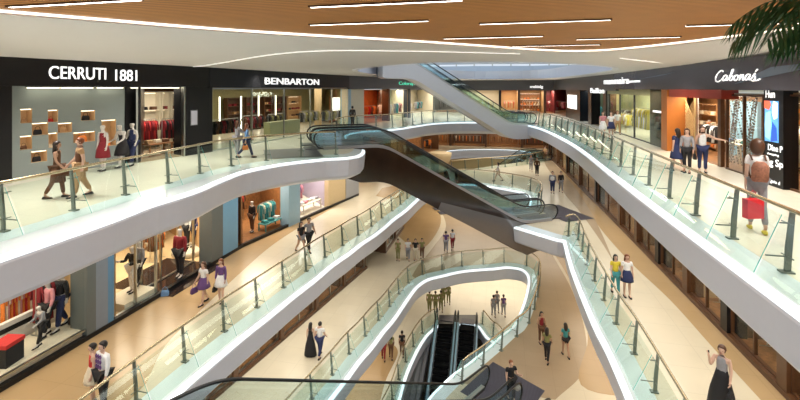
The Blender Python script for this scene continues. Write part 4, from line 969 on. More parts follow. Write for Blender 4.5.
struct(MB().bbox(0, 1, 0, 1, 0, 1).build('wall_left', DWOOD)); o = C.objects[-1]; 
me = o.data
def wallbetween(a, b, z0, z1, th, m, side):
    s = Seg(a, b, 1); return struct(slab(s, 0, s.L, 0, th, z0, z1).build('wall_'+side, m))
bpy.data.objects.remove(o)
wallbetween(e1, (e1[0]-4.5, e1[1]+.6), z, z+3.8, .15, DWOOD, 'left'); wallbetween((e2[0]-3.5, e2[1]+.3), e2, z, z+3.8, .15, DWOOD, 'left')
wallbetween((-16, 60), (12, 60), z, z+3.8, .2, PLASTER, 'far'); wallbetween((-14, 36), (-9.5, 60), z, z+3.8, .2, PLASTER, 'left'); wallbetween((9, 5), (9, 60), z, z+3.8, .2, PLASTER, 'right')
wallbetween((-18, 66), (16, 66), L0, L1-1.2, .2, WCREAM, 'far')
for k in ((-22.9, -6, -22.7, 70), (17.7, -6, 17.9, 70)): struct(MB().bbox(k[0], k[2], k[1], k[3], B1, 4.3).build('wall_outer', WCREAM))

# ------------------------------------------------------------------ people
SKIN = {'light': mat('skin_light', (.62, .40, .30), .5), 'tan': mat('skin_tan', (.45, .27, .18), .5), 'mann': mat('mannequin_skin', (.62, .58, .54), .4)}
HAIRM = {'black': mat('hair_black', (.015, .01, .008), .4), 'brown': mat('hair_brown', (.09, .035, .015), .4), 'auburn': mat('hair_auburn', (.20, .06, .02), .4), 'dark': mat('hair_dark', (.03, .018, .012), .4)}
EYEM = mat('eye_dark', (.01, .01, .01), .2); LIPM = mat('lips', (.4, .08, .07), .5)

def skinmesh(V, E, R, flat=None, sub=1):
    me = bpy.data.meshes.new('tmp'); me.from_pydata(V, E, [])
    o = bpy.data.objects.new('tmp', me); C.objects.link(o)
    m = o.modifiers.new('s', 'SKIN'); m.use_smooth_shade = True; m.branch_smoothing = .4
    if not me.skin_vertices: return None
    for i, r in enumerate(R):
        d = me.skin_vertices[0].data[i]; d.radius = (r, r); d.use_root = (i == 0)
    s = o.modifiers.new('u', 'SUBSURF'); s.levels = sub; s.render_levels = sub
    bpy.context.view_layer.update(); dg = bpy.context.evaluated_depsgraph_get()
    out = bpy.data.meshes.new_from_object(o.evaluated_get(dg))
    bpy.data.objects.remove(o); bpy.data.meshes.remove(me)
    return out
def rotx(v, a):  # pitch in the sagittal plane: positive swings forward (+y) a limb that hangs down
    return Vector((v[0], v[1]*cos(a)-v[2]*sin(a), v[1]*sin(a)+v[2]*cos(a)))
POSES = {  # hip L,R ; knee L,R ; shoulder fwd L,R ; elbow L,R ; abduct L,R (degrees) ; lean ; head turn
    'stand': dict(h=(3, -2), k=(2, 4), s=(2, -3), e=(12, 15), a=(9, 9)),
    'relax': dict(h=(6, -4), k=(14, 2), s=(5, -5), e=(25, 18), a=(8, 10)),
    'walk': dict(h=(24, -20), k=(8, 22), s=(-22, 22), e=(15, 28), a=(7, 7)),
    'walk2': dict(h=(-18, 22), k=(26, 6), s=(20, -18), e=(30, 12), a=(7, 7)),
    'stroll': dict(h=(12, -12), k=(5, 16), s=(-10, 12), e=(18, 30), a=(8, 8)),
    'phone': dict(h=(4, -4), k=(2, 5), s=(12, 35), e=(30, 135), a=(10, 12)),
    'hip': dict(h=(4, -4), k=(4, 2), s=(5, -12), e=(20, 15), a=(62, 12), out=1),
    'carry': dict(h=(8, -6), k=(4, 8), s=(30, 5), e=(85, 12), a=(8, 10)),
    'hold': dict(h=(3, -3), k=(3, 3), s=(28, 30), e=(75, 80), a=(10, 8)),
    'lean': dict(h=(25, 5), k=(10, 5), s=(35, 25), e=(50, 60), a=(12, 12), lean=14),
    'pose': dict(h=(14, -6), k=(4, 2), s=(10, -20), e=(20, 50), a=(22, 30)),
}
def skeleton(pose, fem, H):
    p = POSES[pose]; s = H/1.72; ln = radians(p.get('lean', 0))
    J = {}
    hipz = .90
    J['pel'] = Vector((0, 0, .95))
    for sd, i in ((-1, 0), (1, 1)):
        hx = .088 if fem else .085; hip = Vector((sd*hx, 0, .90)); th = rotx((0, 0, -.43), radians(p['h'][i])); kn = hip+th
        sh = rotx((0, 0, -.41), radians(p['h'][i]-p['k'][i])); an = kn+sh
        J['hip%d' % i] = hip; J['kne%d' % i] = kn; J['ank%d' % i] = an; J['toe%d' % i] = an+rotx((0, .15, -.05), radians((p['h'][i]-p['k'][i])*.5)); J['hee%d' % i] = an+Vector((0, -.03, -.045))
    def up(v):
        v = Vector(v); r = rotx((v.x, v.y, v.z-.95), -ln); return Vector((r.x, r.y, r.z+.95))
    J['wai'] = up((0, 0, 1.08)); J['che'] = up((0, .005, 1.24)); J['upc'] = up((0, 0, 1.36)); J['nec'] = up((0, -.005, 1.44)); J['nck'] = up((0, .005, 1.50)); J['hd1'] = up((0, .02, 1.57)); J['hd2'] = up((0, .012, 1.635)); J['hd3'] = up((0, .005, 1.68))
    J['nos'] = up((0, .105, 1.585))
    sw = .155 if fem else .185
    for sd, i in ((-1, 0), (1, 1)):
        shd = Vector((sd*sw, 0, 1.385)); ab = radians(p['a'][i]); ua = Matrix.Rotation(-sd*ab, 3, 'Y') @ Vector((0, 0, -.275)); ua = rotx(ua, radians(p['s'][i]))
        fa = Matrix.Rotation(-sd*(ab*.4 if not p.get('out') or i == 1 else radians(82)), 3, 'Y') @ Vector((0, 0, -.245)); fa = rotx(fa, radians(p['s'][i]+p['e'][i]))
        el = shd+ua; wr = el+fa; J['sho%d' % i] = up(shd); J['elb%d' % i] = up(el); J['wri%d' % i] = up(wr); d = (up(wr)-up(el)).normalized()
        J['hd_%d' % i] = d
    mz = min(min(J['hee0'].z, J['toe0'].z), min(J['hee1'].z, J['toe1'].z))
    for k in J:
        if not k.startswith('hd_'): J[k] = (J[k]-Vector((0, 0, mz-.03)))*s
    J['s'] = s; return J
def flatten(me, J, fy=.70):
    s = J['s']; zl, zh = J['pel'].z-.1*s, J['nec'].z+.02*s
    for v in me.vertices:
        if abs(v.co.x) < .25*s and zl < v.co.z < zh:
            yc = 0
            w = min(1, (v.co.z-zl)/(.1*s), (zh-v.co.z)/(.08*s)); ax = max(0, min(1, (.21*s-abs(v.co.x))/(.05*s)))
            if abs(v.co.y) < .17*s: v.co.y *= 1-(1-fy)*w*ax
def person(loc, face, H=1.68, fem=True, pose='stand', skin='light', hair='black', long=True, top='white', sleeves=1, bottom='black', kind='trousers', label='', group=None, cat='person', name='person', shoes='black', big=False, vest=None, headless=False, legcol=None):
    J = skeleton(pose, fem, H); s = J['s']
    t = thing(name, label, cat, loc, face, group)
    f = 1 if fem else 1.12
    V = []; E = []; R = []; idx = {}
    def add(k, pos, r, par=None):
        idx[k] = len(V); V.append(tuple(pos)); R.append(r*s*1.12)
        if par is not None: E.append((idx[par], idx[k]))
    add('pel', J['pel'], .135*f if fem else .135); add('wai', J['wai'], .10*f, 'pel'); add('che', J['che'], .125*f, 'wai'); add('upc', J['upc'], .105*f, 'che'); add('nec', J['nec'], .06*f, 'upc'); add('nck', J['nck'], .048*f, 'nec')
    add('hd1', J['hd1'], .072, 'nck'); add('hd2', J['hd2'], .086, 'hd1'); add('hd3', J['hd3'], .06, 'hd2')
    if big: add('nos', J['nos'], .012, 'hd1')
    for i in (0, 1):
        sd = (-1, 1)[i]
        add('hip%d' % i, J['hip%d' % i], .088*f, 'pel'); m = J['hip%d' % i].lerp(J['kne%d' % i], .45); add('thi%d' % i, m, .076*f, 'hip%d' % i); add('kne%d' % i, J['kne%d' % i], .052*f, 'thi%d' % i)
        m = J['kne%d' % i].lerp(J['ank%d' % i], .35); add('cal%d' % i, m, .051*f, 'kne%d' % i); add('ank%d' % i, J['ank%d' % i], .032*f, 'cal%d' % i); add('toe%d' % i, J['toe%d' % i], .026, 'ank%d' % i)
        add('sho%d' % i, J['sho%d' % i], .056*f, 'upc'); add('elb%d' % i, J['elb%d' % i], .038*f, 'sho%d' % i); add('wri%d' % i, J['wri%d' % i], .025*f, 'elb%d' % i)
        d = J['hd_%d' % i]; w0 = J['wri%d' % i]; fw = Vector((0, 1, 0)); fw = (fw-d*fw.dot(d)); fw = fw.normalized() if fw.length > .1 else Vector((0, 0, 1)); inn = d.cross(fw)*(-sd)
        pm = w0+d*.075*s; add('pal%d' % i, w0+d*.045*s, .030, 'wri%d' % i)
        for q, (o_, ln) in enumerate(((-.028, .058), (-.010, .072), (.009, .078), (.027, .070))):
            b = pm+fw*o_*s; k = 'f%d%d' % (i, q); add(k, b, .0105, 'pal%d' % i); add(k+'a', b+(d*.9+inn*.25)*ln*.5*s, .0095, k); add(k+'b', b+(d*.78+inn*.5)*ln*s, .008, k+'a')
        add('t%d' % i, w0+d*.03*s+fw*.034*s, .012, 'pal%d' % i); add('t%da' % i, w0+d*.068*s+fw*.052*s+inn*.015*s, .010, 't%d' % i)
    me = skinmesh(V, E, R); flatten(me, J); me.materials.append(SKIN[skin]); body = bpy.data.objects.new('body', me); C.objects.link(body); body.parent = t
    # clothes
    def garm(nm_, keys, m, ex=.014, ends={}, fy=.74):
        V2 = []; E2 = []; R2 = []; ix = {}
        for k, par in keys:
            pos = ends.get(k) or V[idx[k]]; r = R[idx[k]] if k in idx else ends[k+'_r']*s
            ix[k] = len(V2); V2.append(tuple(pos)); R2.append(r+ex*s)
            if par: E2.append((ix[par], ix[k]))
        mm = skinmesh(V2, E2, R2); flatten(mm, J, fy)
        mm.materials.append(m); o = bpy.data.objects.new(nm_, mm); C.objects.link(o); o.parent = t; return o
    tk = [('upc', None), ('che', 'upc'), ('wai', 'che'), ('pel', 'wai')]
    en = {'upc': tuple(J['upc']+Vector((0, 0, .005)))}
    if kind == 'dress' or True:
        if sleeves >= 1: tk += [('sho0', 'upc'), ('sho1', 'upc')]
        if sleeves == 1:
            for i in (0, 1): en['sl%d' % i] = tuple(J['sho%d' % i].lerp(J['elb%d' % i], .6)); en['sl%d_r' % i] = .05; tk.append(('sl%d' % i, 'sho%d' % i))
        if sleeves == 2:
            for i in (0, 1): en['wr%d' % i] = tuple(J['elb%d' % i].lerp(J['wri%d' % i], .9)); en['wr%d_r' % i] = .026; tk += [('elb%d' % i, 'sho%d' % i), ('wr%d' % i, 'elb%d' % i)]
        if sleeves == 0:
            for i in (0, 1): en['st%d' % i] = tuple(J['upc'].lerp(J['sho%d' % i], .55)+Vector((0, 0, .01))); en['st%d_r' % i] = .06; tk.append(('st%d' % i, 'upc'))
    garm('top' if kind != 'dress' else 'dress_top', tk, cl(top), .014, en)
    if vest:
        garm('vest', [('upc', None), ('che', 'upc'), ('wai', 'che'), ('pel', 'wai')], cl(vest), .024)
    if kind in ('trousers', 'shorts', 'jeans'):
        kk = [('pel', None)]; e2 = {'pel': tuple(J['pel'])}
        for i in (0, 1):
            kk += [('hip%d' % i, 'pel'), ('thi%d' % i, 'hip%d' % i)]
            if kind != 'shorts':
                kk += [('kne%d' % i, 'thi%d' % i)]; e2['cf%d' % i] = tuple(J['kne%d' % i].lerp(J['ank%d' % i], .9)); e2['cf%d_r' % i] = .048; kk.append(('cf%d' % i, 'kne%d' % i))
        garm('trousers' if kind != 'shorts' else 'shorts', kk, cl(bottom), .012 if fem else .02, e2)
    else:
        hem = {'skirt': .52, 'dress': .50, 'longskirt': .06, 'mini': .66}[kind]*s
        top_z = J['wai'].z if kind != 'dress' else J['wai'].z; z0 = hem; N = 20; rows = []
        yk = (J['kne0'].y+J['kne1'].y)/2; spread = abs(J['kne0'].y-J['kne1'].y)/2
        for q in range(7):
            u = q/6; z = top_z+(z0-top_z)*u
            rx = (.125+.075*min(1, u*1.8)+(.13 if kind == 'longskirt' else .05)*u)*s; ry = (.09+.06*min(1, u*1.8)+.05*u)*s+spread*u*(.9 if kind != 'longskirt' else 1.2)
            rows.append([(rx*cos(2*pi*j/N)*(1+.04*u*(-1)**j), ry*sin(2*pi*j/N)*(1+.04*u*(-1)**j)+yk*u*.5, z) for j in range(N)])
        MB().ring(rows).build('skirt', cl(bottom), t, True)
    # shoes
    for i in (0, 1):
        a = J['ank%d' % i]; tt = J['toe%d' % i]; d = (tt-a); d.z = 0; d = d.normalized(); yaw = atan2(d.y, d.x); pz = min(a.z-.07*s, tt.z-.02*s); pz = max(0, pz)
        rows = []
        for u, wd, hh in ((-.055, .028, .05), (-.02, .036, .075), (.05, .04, .07), (.12, .044, .045), (.18, .036, .035), (.205, .02, .02)):
            c = a+d*u*s; n = Vector((-d.y, d.x, 0)); rows.append([tuple(Vector((c.x, c.y, pz))+n*wd*s*x+Vector((0, 0, hh*s*zz))) for x, zz in ((-1, 0), (1, 0), (1, .6), (.5, 1), (-.5, 1), (-1, .6))])
        MB().ring(rows).build('shoe', cl(shoes), t, True)
    # hair
    if hair:
        c = J['hd2']; mb = MB(); n = 16; rows = []
        for i in range(9):
            ph = pi*(i+.15)/9.6; zz = cos(ph); rr = sin(ph)
            row = []
            for j in range(n):
                th = 2*pi*j/n; x = .098*rr*cos(th); y = .112*rr*sin(th)-.012
                front = max(0, sin(th)); z = .108*zz
                if zz < .45 and front > .35: y = min(y, .045); x *= .98
                if long and zz < -.2 and sin(th) < .3: z *= 1.25
                if zz < .1 and front > .6: y = -.0
                row.append((c.x+x*s, c.y+y*s, c.z-.018*s+z*s))
            rows.append(row)
        mb.ring(rows); 
        if long:
            rr = []
            for q, (z, a, b, y) in enumerate(((.02, .09, .07, -.035), (-.06, .10, .06, -.05), (-.15, .105, .045, -.07), (-.24, .09, .04, -.085), (-.31, .05, .025, -.09))):
                rr.append([(c.x+a*cos(2*pi*j/12)*s, c.y+(y+b*sin(2*pi*j/12))*s, c.z+z*s) for j in range(12)])
            mb.ring(rr)
        mb.build('hair', HAIRM[hair], t, True)
    if big:
        for sd in (-1, 1):
            MB().ball((J['hd1'].x+sd*.030*s, J['hd1'].y+.076*s, J['hd1'].z+.030*s), (.012*s, .008*s, .008*s), 8).build('eye', EYEM, t, True)
            MB().ball((J['hd1'].x+sd*.082*s, J['hd1'].y-.008*s, J['hd1'].z+.02*s), (.012*s, .02*s, .03*s), 8).build('ear', SKIN[skin], t, True)
        MB().ball((J['hd1'].x, J['hd1'].y+.079*s, J['hd1'].z-.030*s), (.022*s, .008*s, .008*s), 8).build('mouth', LIPM, t, True)
    return t, J
def hand_world(t, J, i, drop=.04):
    p = J['wri%d' % i]+J['hd_%d' % i]*.08*J['s']; a = t.rotation_euler.z
    return Vector((t.location.x+p.x*cos(a)-p.y*sin(a), t.location.y+p.x*sin(a)+p.y*cos(a), t.location.z+p.z))
def hang(t, J, i, m, label, sc=1.0, name='handbag', cat='bag', body=None):
    h = hand_world(t, J, i); b = handbag((h.x, h.y, h.z-.40*sc), t.rotation_euler.z+pi/2, m, label, sc, name, cat); return b
AWAY = 0; TOW = pi; LEFT = pi/2; RIGHT = -pi/2
# upper left gallery
t, J = person(P(57, 198, L3), -1.0, 1.66, True, 'stroll', 'tan', 'dark', True, 'brown', 0, 'brown', 'trousers', label='long-haired woman in sleeveless brown clothes walking by the grey niche wall', big=True)
hang(t, J, 0, cl('brown'), 'brown handbag carried by the long-haired woman at the grey niche wall', .9)
t, J = person(P(80, 196.5, L3), 2.6, 1.74, False, 'stroll', 'light', 'auburn', False, 'tan', 1, 'tan', 'trousers', label='man with auburn hair in a brown vest and tan trousers, facing the long-haired woman', big=True, vest='brown')
hang(t, J, 1, cl('brown'), 'small tan shoulder bag beside the man in the brown vest', .7)
for px, cc, nm_, po, kd in ((103, 'maroon', 'headed mannequin in a dark red-brown dress right of the man in the vest', 'stand', 'dress'), (123, 'black', 'leaning mannequin in a black dress with white flowers', 'lean', 'dress'), (132.5, 'navy', 'dark blue dressed mannequin directly behind the flowered one at the shop entrance', 'pose', 'trousers')):
    k_ = S1.k(px, -.5); person(S1.at(k_, -.5, 0), S1.ang-pi/2+pi+.3, 1.78, True, po, 'mann', None, False, cc, 0, cc, kd, label=nm_, cat='mannequin', name='mannequin')
person(P(237.5, 157.5, L3), -.4, 1.68, True, 'hold', 'light', 'brown', True, 'grey', 2, 'grey', 'trousers', label='woman in pale grey beside the one in blue before the gold-ceilinged shop', big=True)
t, J = person(P(246.5, 158, L3), -.7, 1.62, True, 'walk2', 'light', 'auburn', True, 'blue', 2, 'navy', 'trousers', label='woman in a light blue top with long auburn hair in front of the gold-ceilinged shop', big=True)
hang(t, J, 1, cl('orange'), 'orange bag held by the woman in the light blue top', .8)
person(P(357, 128.5, L3)+Vector((-.8, 1.2, 0)), 0, 1.7, False, 'stand', 'tan', 'black', False, 'black', 2, 'black', 'trousers', label='person in black standing beyond the escalator head on the upper left')
# upper right gallery
person(P(677.5, 171.5, L3), .3, 1.66, True, 'stroll', 'light', 'dark', True, 'navy', 1, 'navy', 'skirt', label='woman in a navy dress, left one of the three women on the upper right gallery', big=True)
person(P(687, 173, L3), 2.7, 1.66, True, 'stand', 'light', 'brown', True, 'grey', 2, 'black', 'trousers', label='woman in a light grey sweater and black leggings, middle one of the three women', big=True)
t, J = person(P(702.5, 172.5, L3), 2.9, 1.74, True, 'hip', 'light', 'brown', True, 'white', 0, 'navy', 'jeans', label='woman in a white tank top and blue jeans with one arm stretched out', big=True)
hang(t, J, 1, cl('black'), 'black handbag of the woman in the white tank top', .9)
t, J = person(P(757, 231, L3), -.25, 2.05, True, 'stroll', 'light', 'auburn', False, 'white', 1, 'grey', 'trousers', label='woman with a bushy bob seen from behind, red shopping bag at her side', big=True, shoes='yellow')
t.scale = (.84, .84, 1)
a = t.rotation_euler.z
hb = MB().ball((0, 0, 0), (.17, .15, .19), 14).build('hair', HAIRM['brown'], t, True); hb.location = J['hd2']+Vector((0, -.03, -.06))
bp = thing('backpack', 'patterned brown backpack worn by the woman with the red shopping bag', 'backpack', (t.location.x, t.location.y, t.location.z+1.25), a)
MB().ring([[(x*w_, y*w_-.24, z_) for x, y in ((-.17, -.09), (.17, -.09), (.2, 0), (.17, .09), (-.17, .09), (-.2, 0))] for z_, w_ in ((-.10, .65), (-.05, .78), (.2, .78), (.3, .6), (.34, .35))]).build('body', mat('brown_pattern', (.30, .12, .07), .7, var=.6, scale=25), bp, True)
for sd in (-1, 1): MB().tube([(sd*.12, -.18, .36), (sd*.13, -.02, .46), (sd*.14, .12, .35), (sd*.14, .13, .1), (sd*.13, -.1, -.05)], .018, 6).build('strap', cl('brown'), bp, True)
hw = hand_world(t, J, 0)
sb = thing('shopping_bag', 'bright red paper shopping bag of the woman with the bushy bob', 'shopping bag', P(753, 217.9, .36), .3)
MB().ring([[(x, y, z_) for x, y in ((-.19, -.07), (.19, -.07), (.19, .07), (-.19, .07))] for z_ in (0, .42)], True).build('body', mat('red_paper', (.75, .02, .03), .35), sb)
MB().tube([(-.07, .0, .41), (-.06, 0, .55), (0, 0, .6), (.06, 0, .55), (.07, 0, .41)], .008, 6).build('handle', mat('red_cord', (.6, .02, .03), .5), sb)
person(P(603, 137, L3), pi-.2, 1.66, True, 'stroll', 'light', 'black', True, 'pink', 1, 'white', 'skirt', label='woman in a pink top and white skirt at the left end of the yellow display')
person(P(611, 139, L3), pi+.1, 1.7, True, 'stand', 'light', 'black', True, 'white', 1, 'navy', 'mini', label='woman in white top and dark short skirt just right of the pink-topped one')
person(P(617.5, 134, L3), pi, 1.68, True, 'walk', 'light', 'brown', True, 'white', 1, 'tan', 'trousers', label='woman in white and tan nearest the yellow display window')
# middle left gallery
person((P(92.5, 404, L2)), 2.6, 1.58, True, 'stand', 'light', 'black', False, 'red', 0, 'cream', 'mini', label='woman in a red tank top and short cream skirt at the lower left', big=True)
t, J = person((P(103, 408, L2)), 2.9, 1.72, False, 'stand', 'light', 'black', False, 'white', 2, 'black', 'trousers', label='man in a dark-and-white argyle sweater beside the woman in the red top', big=True)
ar = MB()
for ix in range(-1, 2):
    for iz in range(3):
        cx, cz, = ix*.085, J['che'].z-.13+iz*.13; ar.add([(cx, .128, cz-.06), (cx+.035, .128, cz), (cx, .128, cz+.06), (cx-.035, .128, cz), (cx, .10, cz-.06), (cx+.035, .10, cz), (cx, .10, cz+.06), (cx-.035, .10, cz)], [(0, 1, 2, 3), (7, 6, 5, 4), (0, 1, 5, 4), (1, 2, 6, 5), (2, 3, 7, 6), (3, 0, 4, 7)])
ar.build('argyle_pattern', cl('purple'), t)
t, J = person(P(203.5, 303.5, L2), pi-.2, 1.62, True, 'stroll', 'light', 'brown', True, 'white', 1, 'purple', 'mini', label='woman in white top and purple skirt, left of the two women near the blue pillar', big=True); hang(t, J, 1, cl('purple'), 'purple handbag of the white-topped woman near the blue pillar', .9)
t, J = person(P(221, 302, L2), pi+.1, 1.66, True, 'stand', 'light', 'auburn', True, 'purple', 2, 'white', 'mini', label='woman in purple top, white skirt, right of the two near the blue pillar', big=True); hang(t, J, 1, cl('black'), 'dark handbag of the purple-topped woman near the blue pillar', .9)
person(P(301, 253, L2), -2.2, 1.62, True, 'walk', 'tan', 'black', True, 'black', 1, 'grey', 'shorts', label='woman in a black top striding beside the middle left railing, left of the pair')
t, J = person(P(309, 250.5, L2), -2.3, 1.72, False, 'walk2', 'tan', 'black', False, 'grey', 1, 'black', 'trousers', label='dark-clothed man in the pair beside the middle left railing'); hang(t, J, 1, cl('black'), 'black bag carried by the dark-clothed man at the middle left railing', .9)
# middle right gallery
t, J = person(P(615.5, 294, L2), pi, 1.6, True, 'stroll', 'light', 'black', True, 'yellow', 1, 'teal', 'trousers', label='woman in a yellow top and teal trousers on the middle right gallery', big=True)
t, J = person(P(627, 297, L2), pi+.1, 1.68, True, 'stand', 'light', 'auburn', True, 'white', 1, 'navy', 'mini', label='woman in a white top and dark blue shorts next to the yellow-topped one', big=True)
t, J = person(P(722, 412, L2), 2.5, 1.70, True, 'phone', 'light', 'brown', False, 'grey', 0, 'black', 'longskirt', label='woman on a phone in grey top and long dark skirt, lower right', big=True)
hang(t, J, 0, cl('black'), 'black shoulder bag of the phoning woman at the lower right', .9)
hw = hand_world(t, J, 1); ph = MB().box((0, 0, 0), (.035, .015, .13)).build('phone', cl('black'), None, bevel=.004); ph.location = hw; tag(ph, 'dark phone held at the ear of the woman in the long skirt', 'phone')
# middle far
person(P(498, 181, L2), LEFT, 1.7, True, 'walk', 'light', 'black', True, 'white', 1, 'cream', 'shorts', label='person in white shorts walking behind the big escalator on the middle level')
person(P(537, 175.5, L2), pi, 1.72, False, 'stand', 'tan', 'black', False, 'brown', 2, 'black', 'trousers', label='person in brown and black by the small dark escalator')
person(P(531, 171.5, L2), pi, 1.66, True, 'stroll', 'light', 'brown', True, 'grey', 1, 'grey', 'trousers', label='person in grey just left of the one in brown and black')
person(P(552.5, 193, L2), pi, 1.7, False, 'stand', 'light', 'black', False, 'grey', 2, 'navy', 'trousers', label='person in grey and dark blue, left of the pair walking beneath the right gallery', vest='white')
person(P(561, 192, L2), pi, 1.66, True, 'stroll', 'light', 'black', False, 'black', 2, 'grey', 'trousers', label='person in a black jacket, right of the pair walking beneath the right gallery')
person(P(545, 161, L2), pi, 1.66, True, 'stand', 'light', 'black', True, 'tan', 1, 'brown', 'trousers', label='small far-off person in tan under the corner of the right gallery')
# lower level
t, J = person(P(310.5, 356, L1), .1, 1.66, True, 'stand', 'light', 'black', True, 'black', 0, 'black', 'longskirt', label='woman in a long black dress walking away beside a man in a white shirt')
t, J = person(P(320, 356.5, L1), -.1, 1.74, False, 'stroll', 'light', 'black', False, 'white', 1, 'navy', 'trousers', label='man in a white shirt and dark blue trousers walking away')
for px, py, tc, bc, lab, po in ((398, 260.5, 'olive', 'olive', 'person in yellow-green, leftmost of the four in a row on the lower level', 'stand'), (408, 260, 'white', 'grey', 'person in pale grey, second from left in the row of four', 'stroll'),
                            (415.5, 260.5, 'black', 'cream', 'person in black and cream, third in the row of four', 'stand'), (422, 259.5, 'olive', 'brown', 'person in olive and brown, rightmost of the row of four', 'stroll'),
                            (446, 251.5, 'purple', 'grey', 'person in purple, left of the pair under the big escalator', 'stroll'), (452.5, 249, 'white', 'maroon', 'person in white and dark red, right of the pair under the big escalator', 'walk2')):
    person(P(px, py, L1), pi+.2 if px < 430 else .2, 1.68, px in (398, 422, 452.5), po, 'light', 'black', False, tc, 1, bc, 'trousers', label=lab)
t, J = person(P(541.5, 343.5, L1), pi+.3, 1.66, True, 'stand', 'tan', 'black', True, 'maroon', 0, 'brown', 'trousers', label='long-haired woman in dark red, hindmost of the two close together, lower level', big=True); hang(t, J, 0, cl('orange'), 'orange bag between the two women close together', .9)
person(P(547, 361.5, L1), -.3, 1.66, True, 'stroll', 'tan', 'dark', True, 'olive', 1, 'black', 'trousers', label='woman in olive and black, front one of the two close together', big=True)
person(P(565.5, 356, L1), .2, 1.66, True, 'stroll', 'tan', 'black', True, 'teal', 1, 'black', 'shorts', label='woman in teal top and dark shorts standing alone on the lower level', big=True)
t, J = person(P(511, 400, L1), pi+.5, 1.70, False, 'carry', 'light', 'auburn', False, 'black', 1, 'black', 'trousers', label='man in black stepping off the front escalator at the bottom', big=True)
# bottom level
for px, py, lab in ((429.5, 311.5, 'person in olive, leftmost of the group of five on the bottom level'), (435.5, 312, 'person in olive, second in the group of five on the bottom level'), (441, 311, 'person in olive, third in the group of five on the bottom level'),
                    (443.5, 304.5, 'person in olive, back left of the group of five on the bottom level'), (448.5, 303.5, 'person in olive, back right of the group of five on the bottom level')):
    person(P(px, py, L0), .2, 1.7, px > 440, 'stand' if px < 440 else 'stroll', 'tan', 'dark', False, 'olive', 1, 'olive', 'trousers', label=lab)
for px, py, c1, lab in ((493.5, 316, 'grey', 'person in grey, left one of the three beyond the twin escalators'), (497, 311.5, 'grey', 'person in grey, hindmost one of the three beyond the twin escalators'), (503.5, 315.5, 'purple', 'person in purple-grey, right one of the three beyond the twin escalators')):
    person(P(px, py, L0), .2, 1.7, True, 'stroll', 'light', 'black', False, c1, 1, 'grey', 'trousers', label=lab)
for px, py, c1, c2, lab in ((383.5, 359.5, 'black', 'maroon', 'person in black and dark red, left of the three at the bottom level rail'), (391, 358, 'olive', 'brown', 'long-haired person in olive, middle of the three at the bottom level rail'), (402, 355.5, 'black', 'brown', 'person in black, right of the three at the bottom level rail')):
    person(P(px, py, L0), .2, 1.7, True, 'stroll', 'tan', 'black', px == 391, c1, 1, c2, 'trousers', label=lab)
# mannequins of the middle left shops
def mann(seg, px, dep, z, c1, c2, kd, po, lab, fem=True, H=1.8, turn=0, skin='mann'):
    k_ = seg.k(px, dep); person(seg.at(k_, dep, z), seg.ang+pi+pi/2*0+turn-pi/2, H, fem, po, skin, None, False, c1, 2, c2, kd, label=lab, cat='mannequin', name='mannequin')
mann(M1, 48, .9, L2+.32, 'pink', 'black', 'trousers', 'pose', 'tall mannequin in pink and black at the near left window')
mann(M1, 60, .9, L2+.32, 'black', 'navy', 'trousers', 'stroll', 'mannequin in a black suit striding in the near left window', False, 1.95)
mann(M1, 43, .5, L2+.32, 'grey', 'black', 'trousers', 'lean', 'short mannequin in grey and black leaning forward in the near left window', True, 1.3)
mann(M1, 132, .8, L2+.3, 'black', 'white', 'trousers', 'hold', 'mannequin in a black jacket on the plinth left of the middle left entrance')
mann(M1, 139, 1.0, L2+.3, 'grey', 'black', 'trousers', 'pose', 'mannequin in grey and black beside the black-jacketed one on the plinth')
mann(M1, 180, .4, L2+.02, 'maroon', 'black', 'trousers', 'stand', 'tall mannequin in a dark red vest and black trousers on the black floor', False, 2.15)
mann(M1, 194, 2.0, L2+.3, 'navy', 'navy', 'trousers', 'pose', 'mannequin in dark blue on the round cream plinth')
mann(M1, 187, 2.3, L2+.3, 'white', 'black', 'trousers', 'stand', 'mannequin in white and black at the back of the round cream plinth')
mann(M2, 252, 1.2, L2, 'black', 'brown', 'trousers', 'stand', 'dark mannequin standing in the brown shop behind the blue pillar')
mann(R1, 712, 2.4, L3, 'white', 'black', 'trousers', 'stand', 'mannequin in a white shirt inside the wood-fronted right shop', turn=pi)
mann(R1, 790, .8, L3, 'blue', 'cream', 'dress', 'stand', 'mannequin in a pale dress in the shop window at the right picture edge', turn=pi)

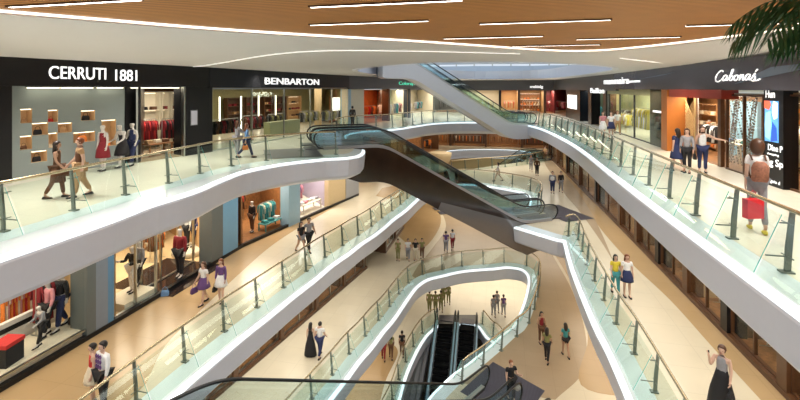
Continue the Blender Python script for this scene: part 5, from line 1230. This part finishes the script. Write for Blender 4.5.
# ------------------------------------------------------------------ palm by the right railing
LEAF = mat('palm_leaf', (.02, .09, .03), .4, var=.5, scale=8); TRUNK = mat('palm_trunk', (.16, .09, .045), .8, var=.4, scale=20)
pc_ = Vector((5.65, 8.35, 0)); HT_ = 4.5
pt = thing('potted_palm', 'tall potted palm whose dark fronds hang into the top right corner', 'plant', pc_)
MB().lathe([(.25, .0), (.34, .05), (.42, .6), (.44, .65), (.36, .65), (.35, .6), (.001, .58)], n=24).build('pot', DGREY, pt, True)
tr = MB(); tr.tube([(0, 0, .55), (.02, 0, 1.6), (-.03, .02, 2.8), (0, 0, HT_)], [.13, .10, .085, .075], 12); tr.build('trunk', TRUNK, pt, True)
random.seed(12)
fr_dirs = [(200, 2.1, 1.0, .55), (178, 2.2, 1.25, .25), (160, 2.0, 1.5, .5), (215, 1.7, .8, .9), (140, 2.0, 1.2, .5), (100, 2, 1.1, .5), (60, 1.8, 1, .5), (20, 1.9, 1.2, .6), (-20, 1.8, .9, .6), (-60, 1.9, 1.1, .6), (240, 1.9, 1, .6), (275, 1.8, 1.2, .6), (188, 1.5, .2, .7), (165, 1.3, -.1, .8)]
for az, Ln, up_, dr in fr_dirs:
    a = radians(az); d = Vector((cos(a), sin(a), 0)); pts = []
    for i in range(13):
        u = i/12; pts.append(Vector((0, 0, HT_))+d*Ln*u*(1-.15*u)+Vector((0, 0, Ln*(.42*up_*u-(.42*up_+dr*.55)*u*u))))
    for p in pts: p.z = min(p.z, 4.8)
    mb = MB().tube(pts, [.018*(1-.8*i/12) for i in range(13)], 5)
    fine = resample(pts, .12); sd_ = d.cross(Vector((0, 0, 1)))
    for i, p in enumerate(fine[2:-1]):
        u = (i+2)/len(fine); tdir = (fine[min(i+3, len(fine)-1)]-p).normalized(); l = (.78*sin(pi*min(1, .12+u*.86))+.1)
        for s_ in (-1, 1):
            dirl = (sd_*s_*.62+tdir*.75+Vector((0, 0, -.42-.3*random.random()))).normalized(); wv = tdir.cross(dirl).cross(dirl).normalized()*.026
            m1 = p+dirl*l*.45+Vector((0, 0, .02)); m2 = p+dirl*l+Vector((0, 0, -.10*l)); th_ = Vector((0, 0, .003))
            mb.add([p-wv*.5, p+wv*.5, m1+wv, m1-wv, m2, m1-th_*2], [(0, 1, 2, 3), (3, 2, 4), (0, 5, 1), (5, 4, 2, 1), (5, 0, 3, 4)])
    mb.build('frond', LEAF, pt)
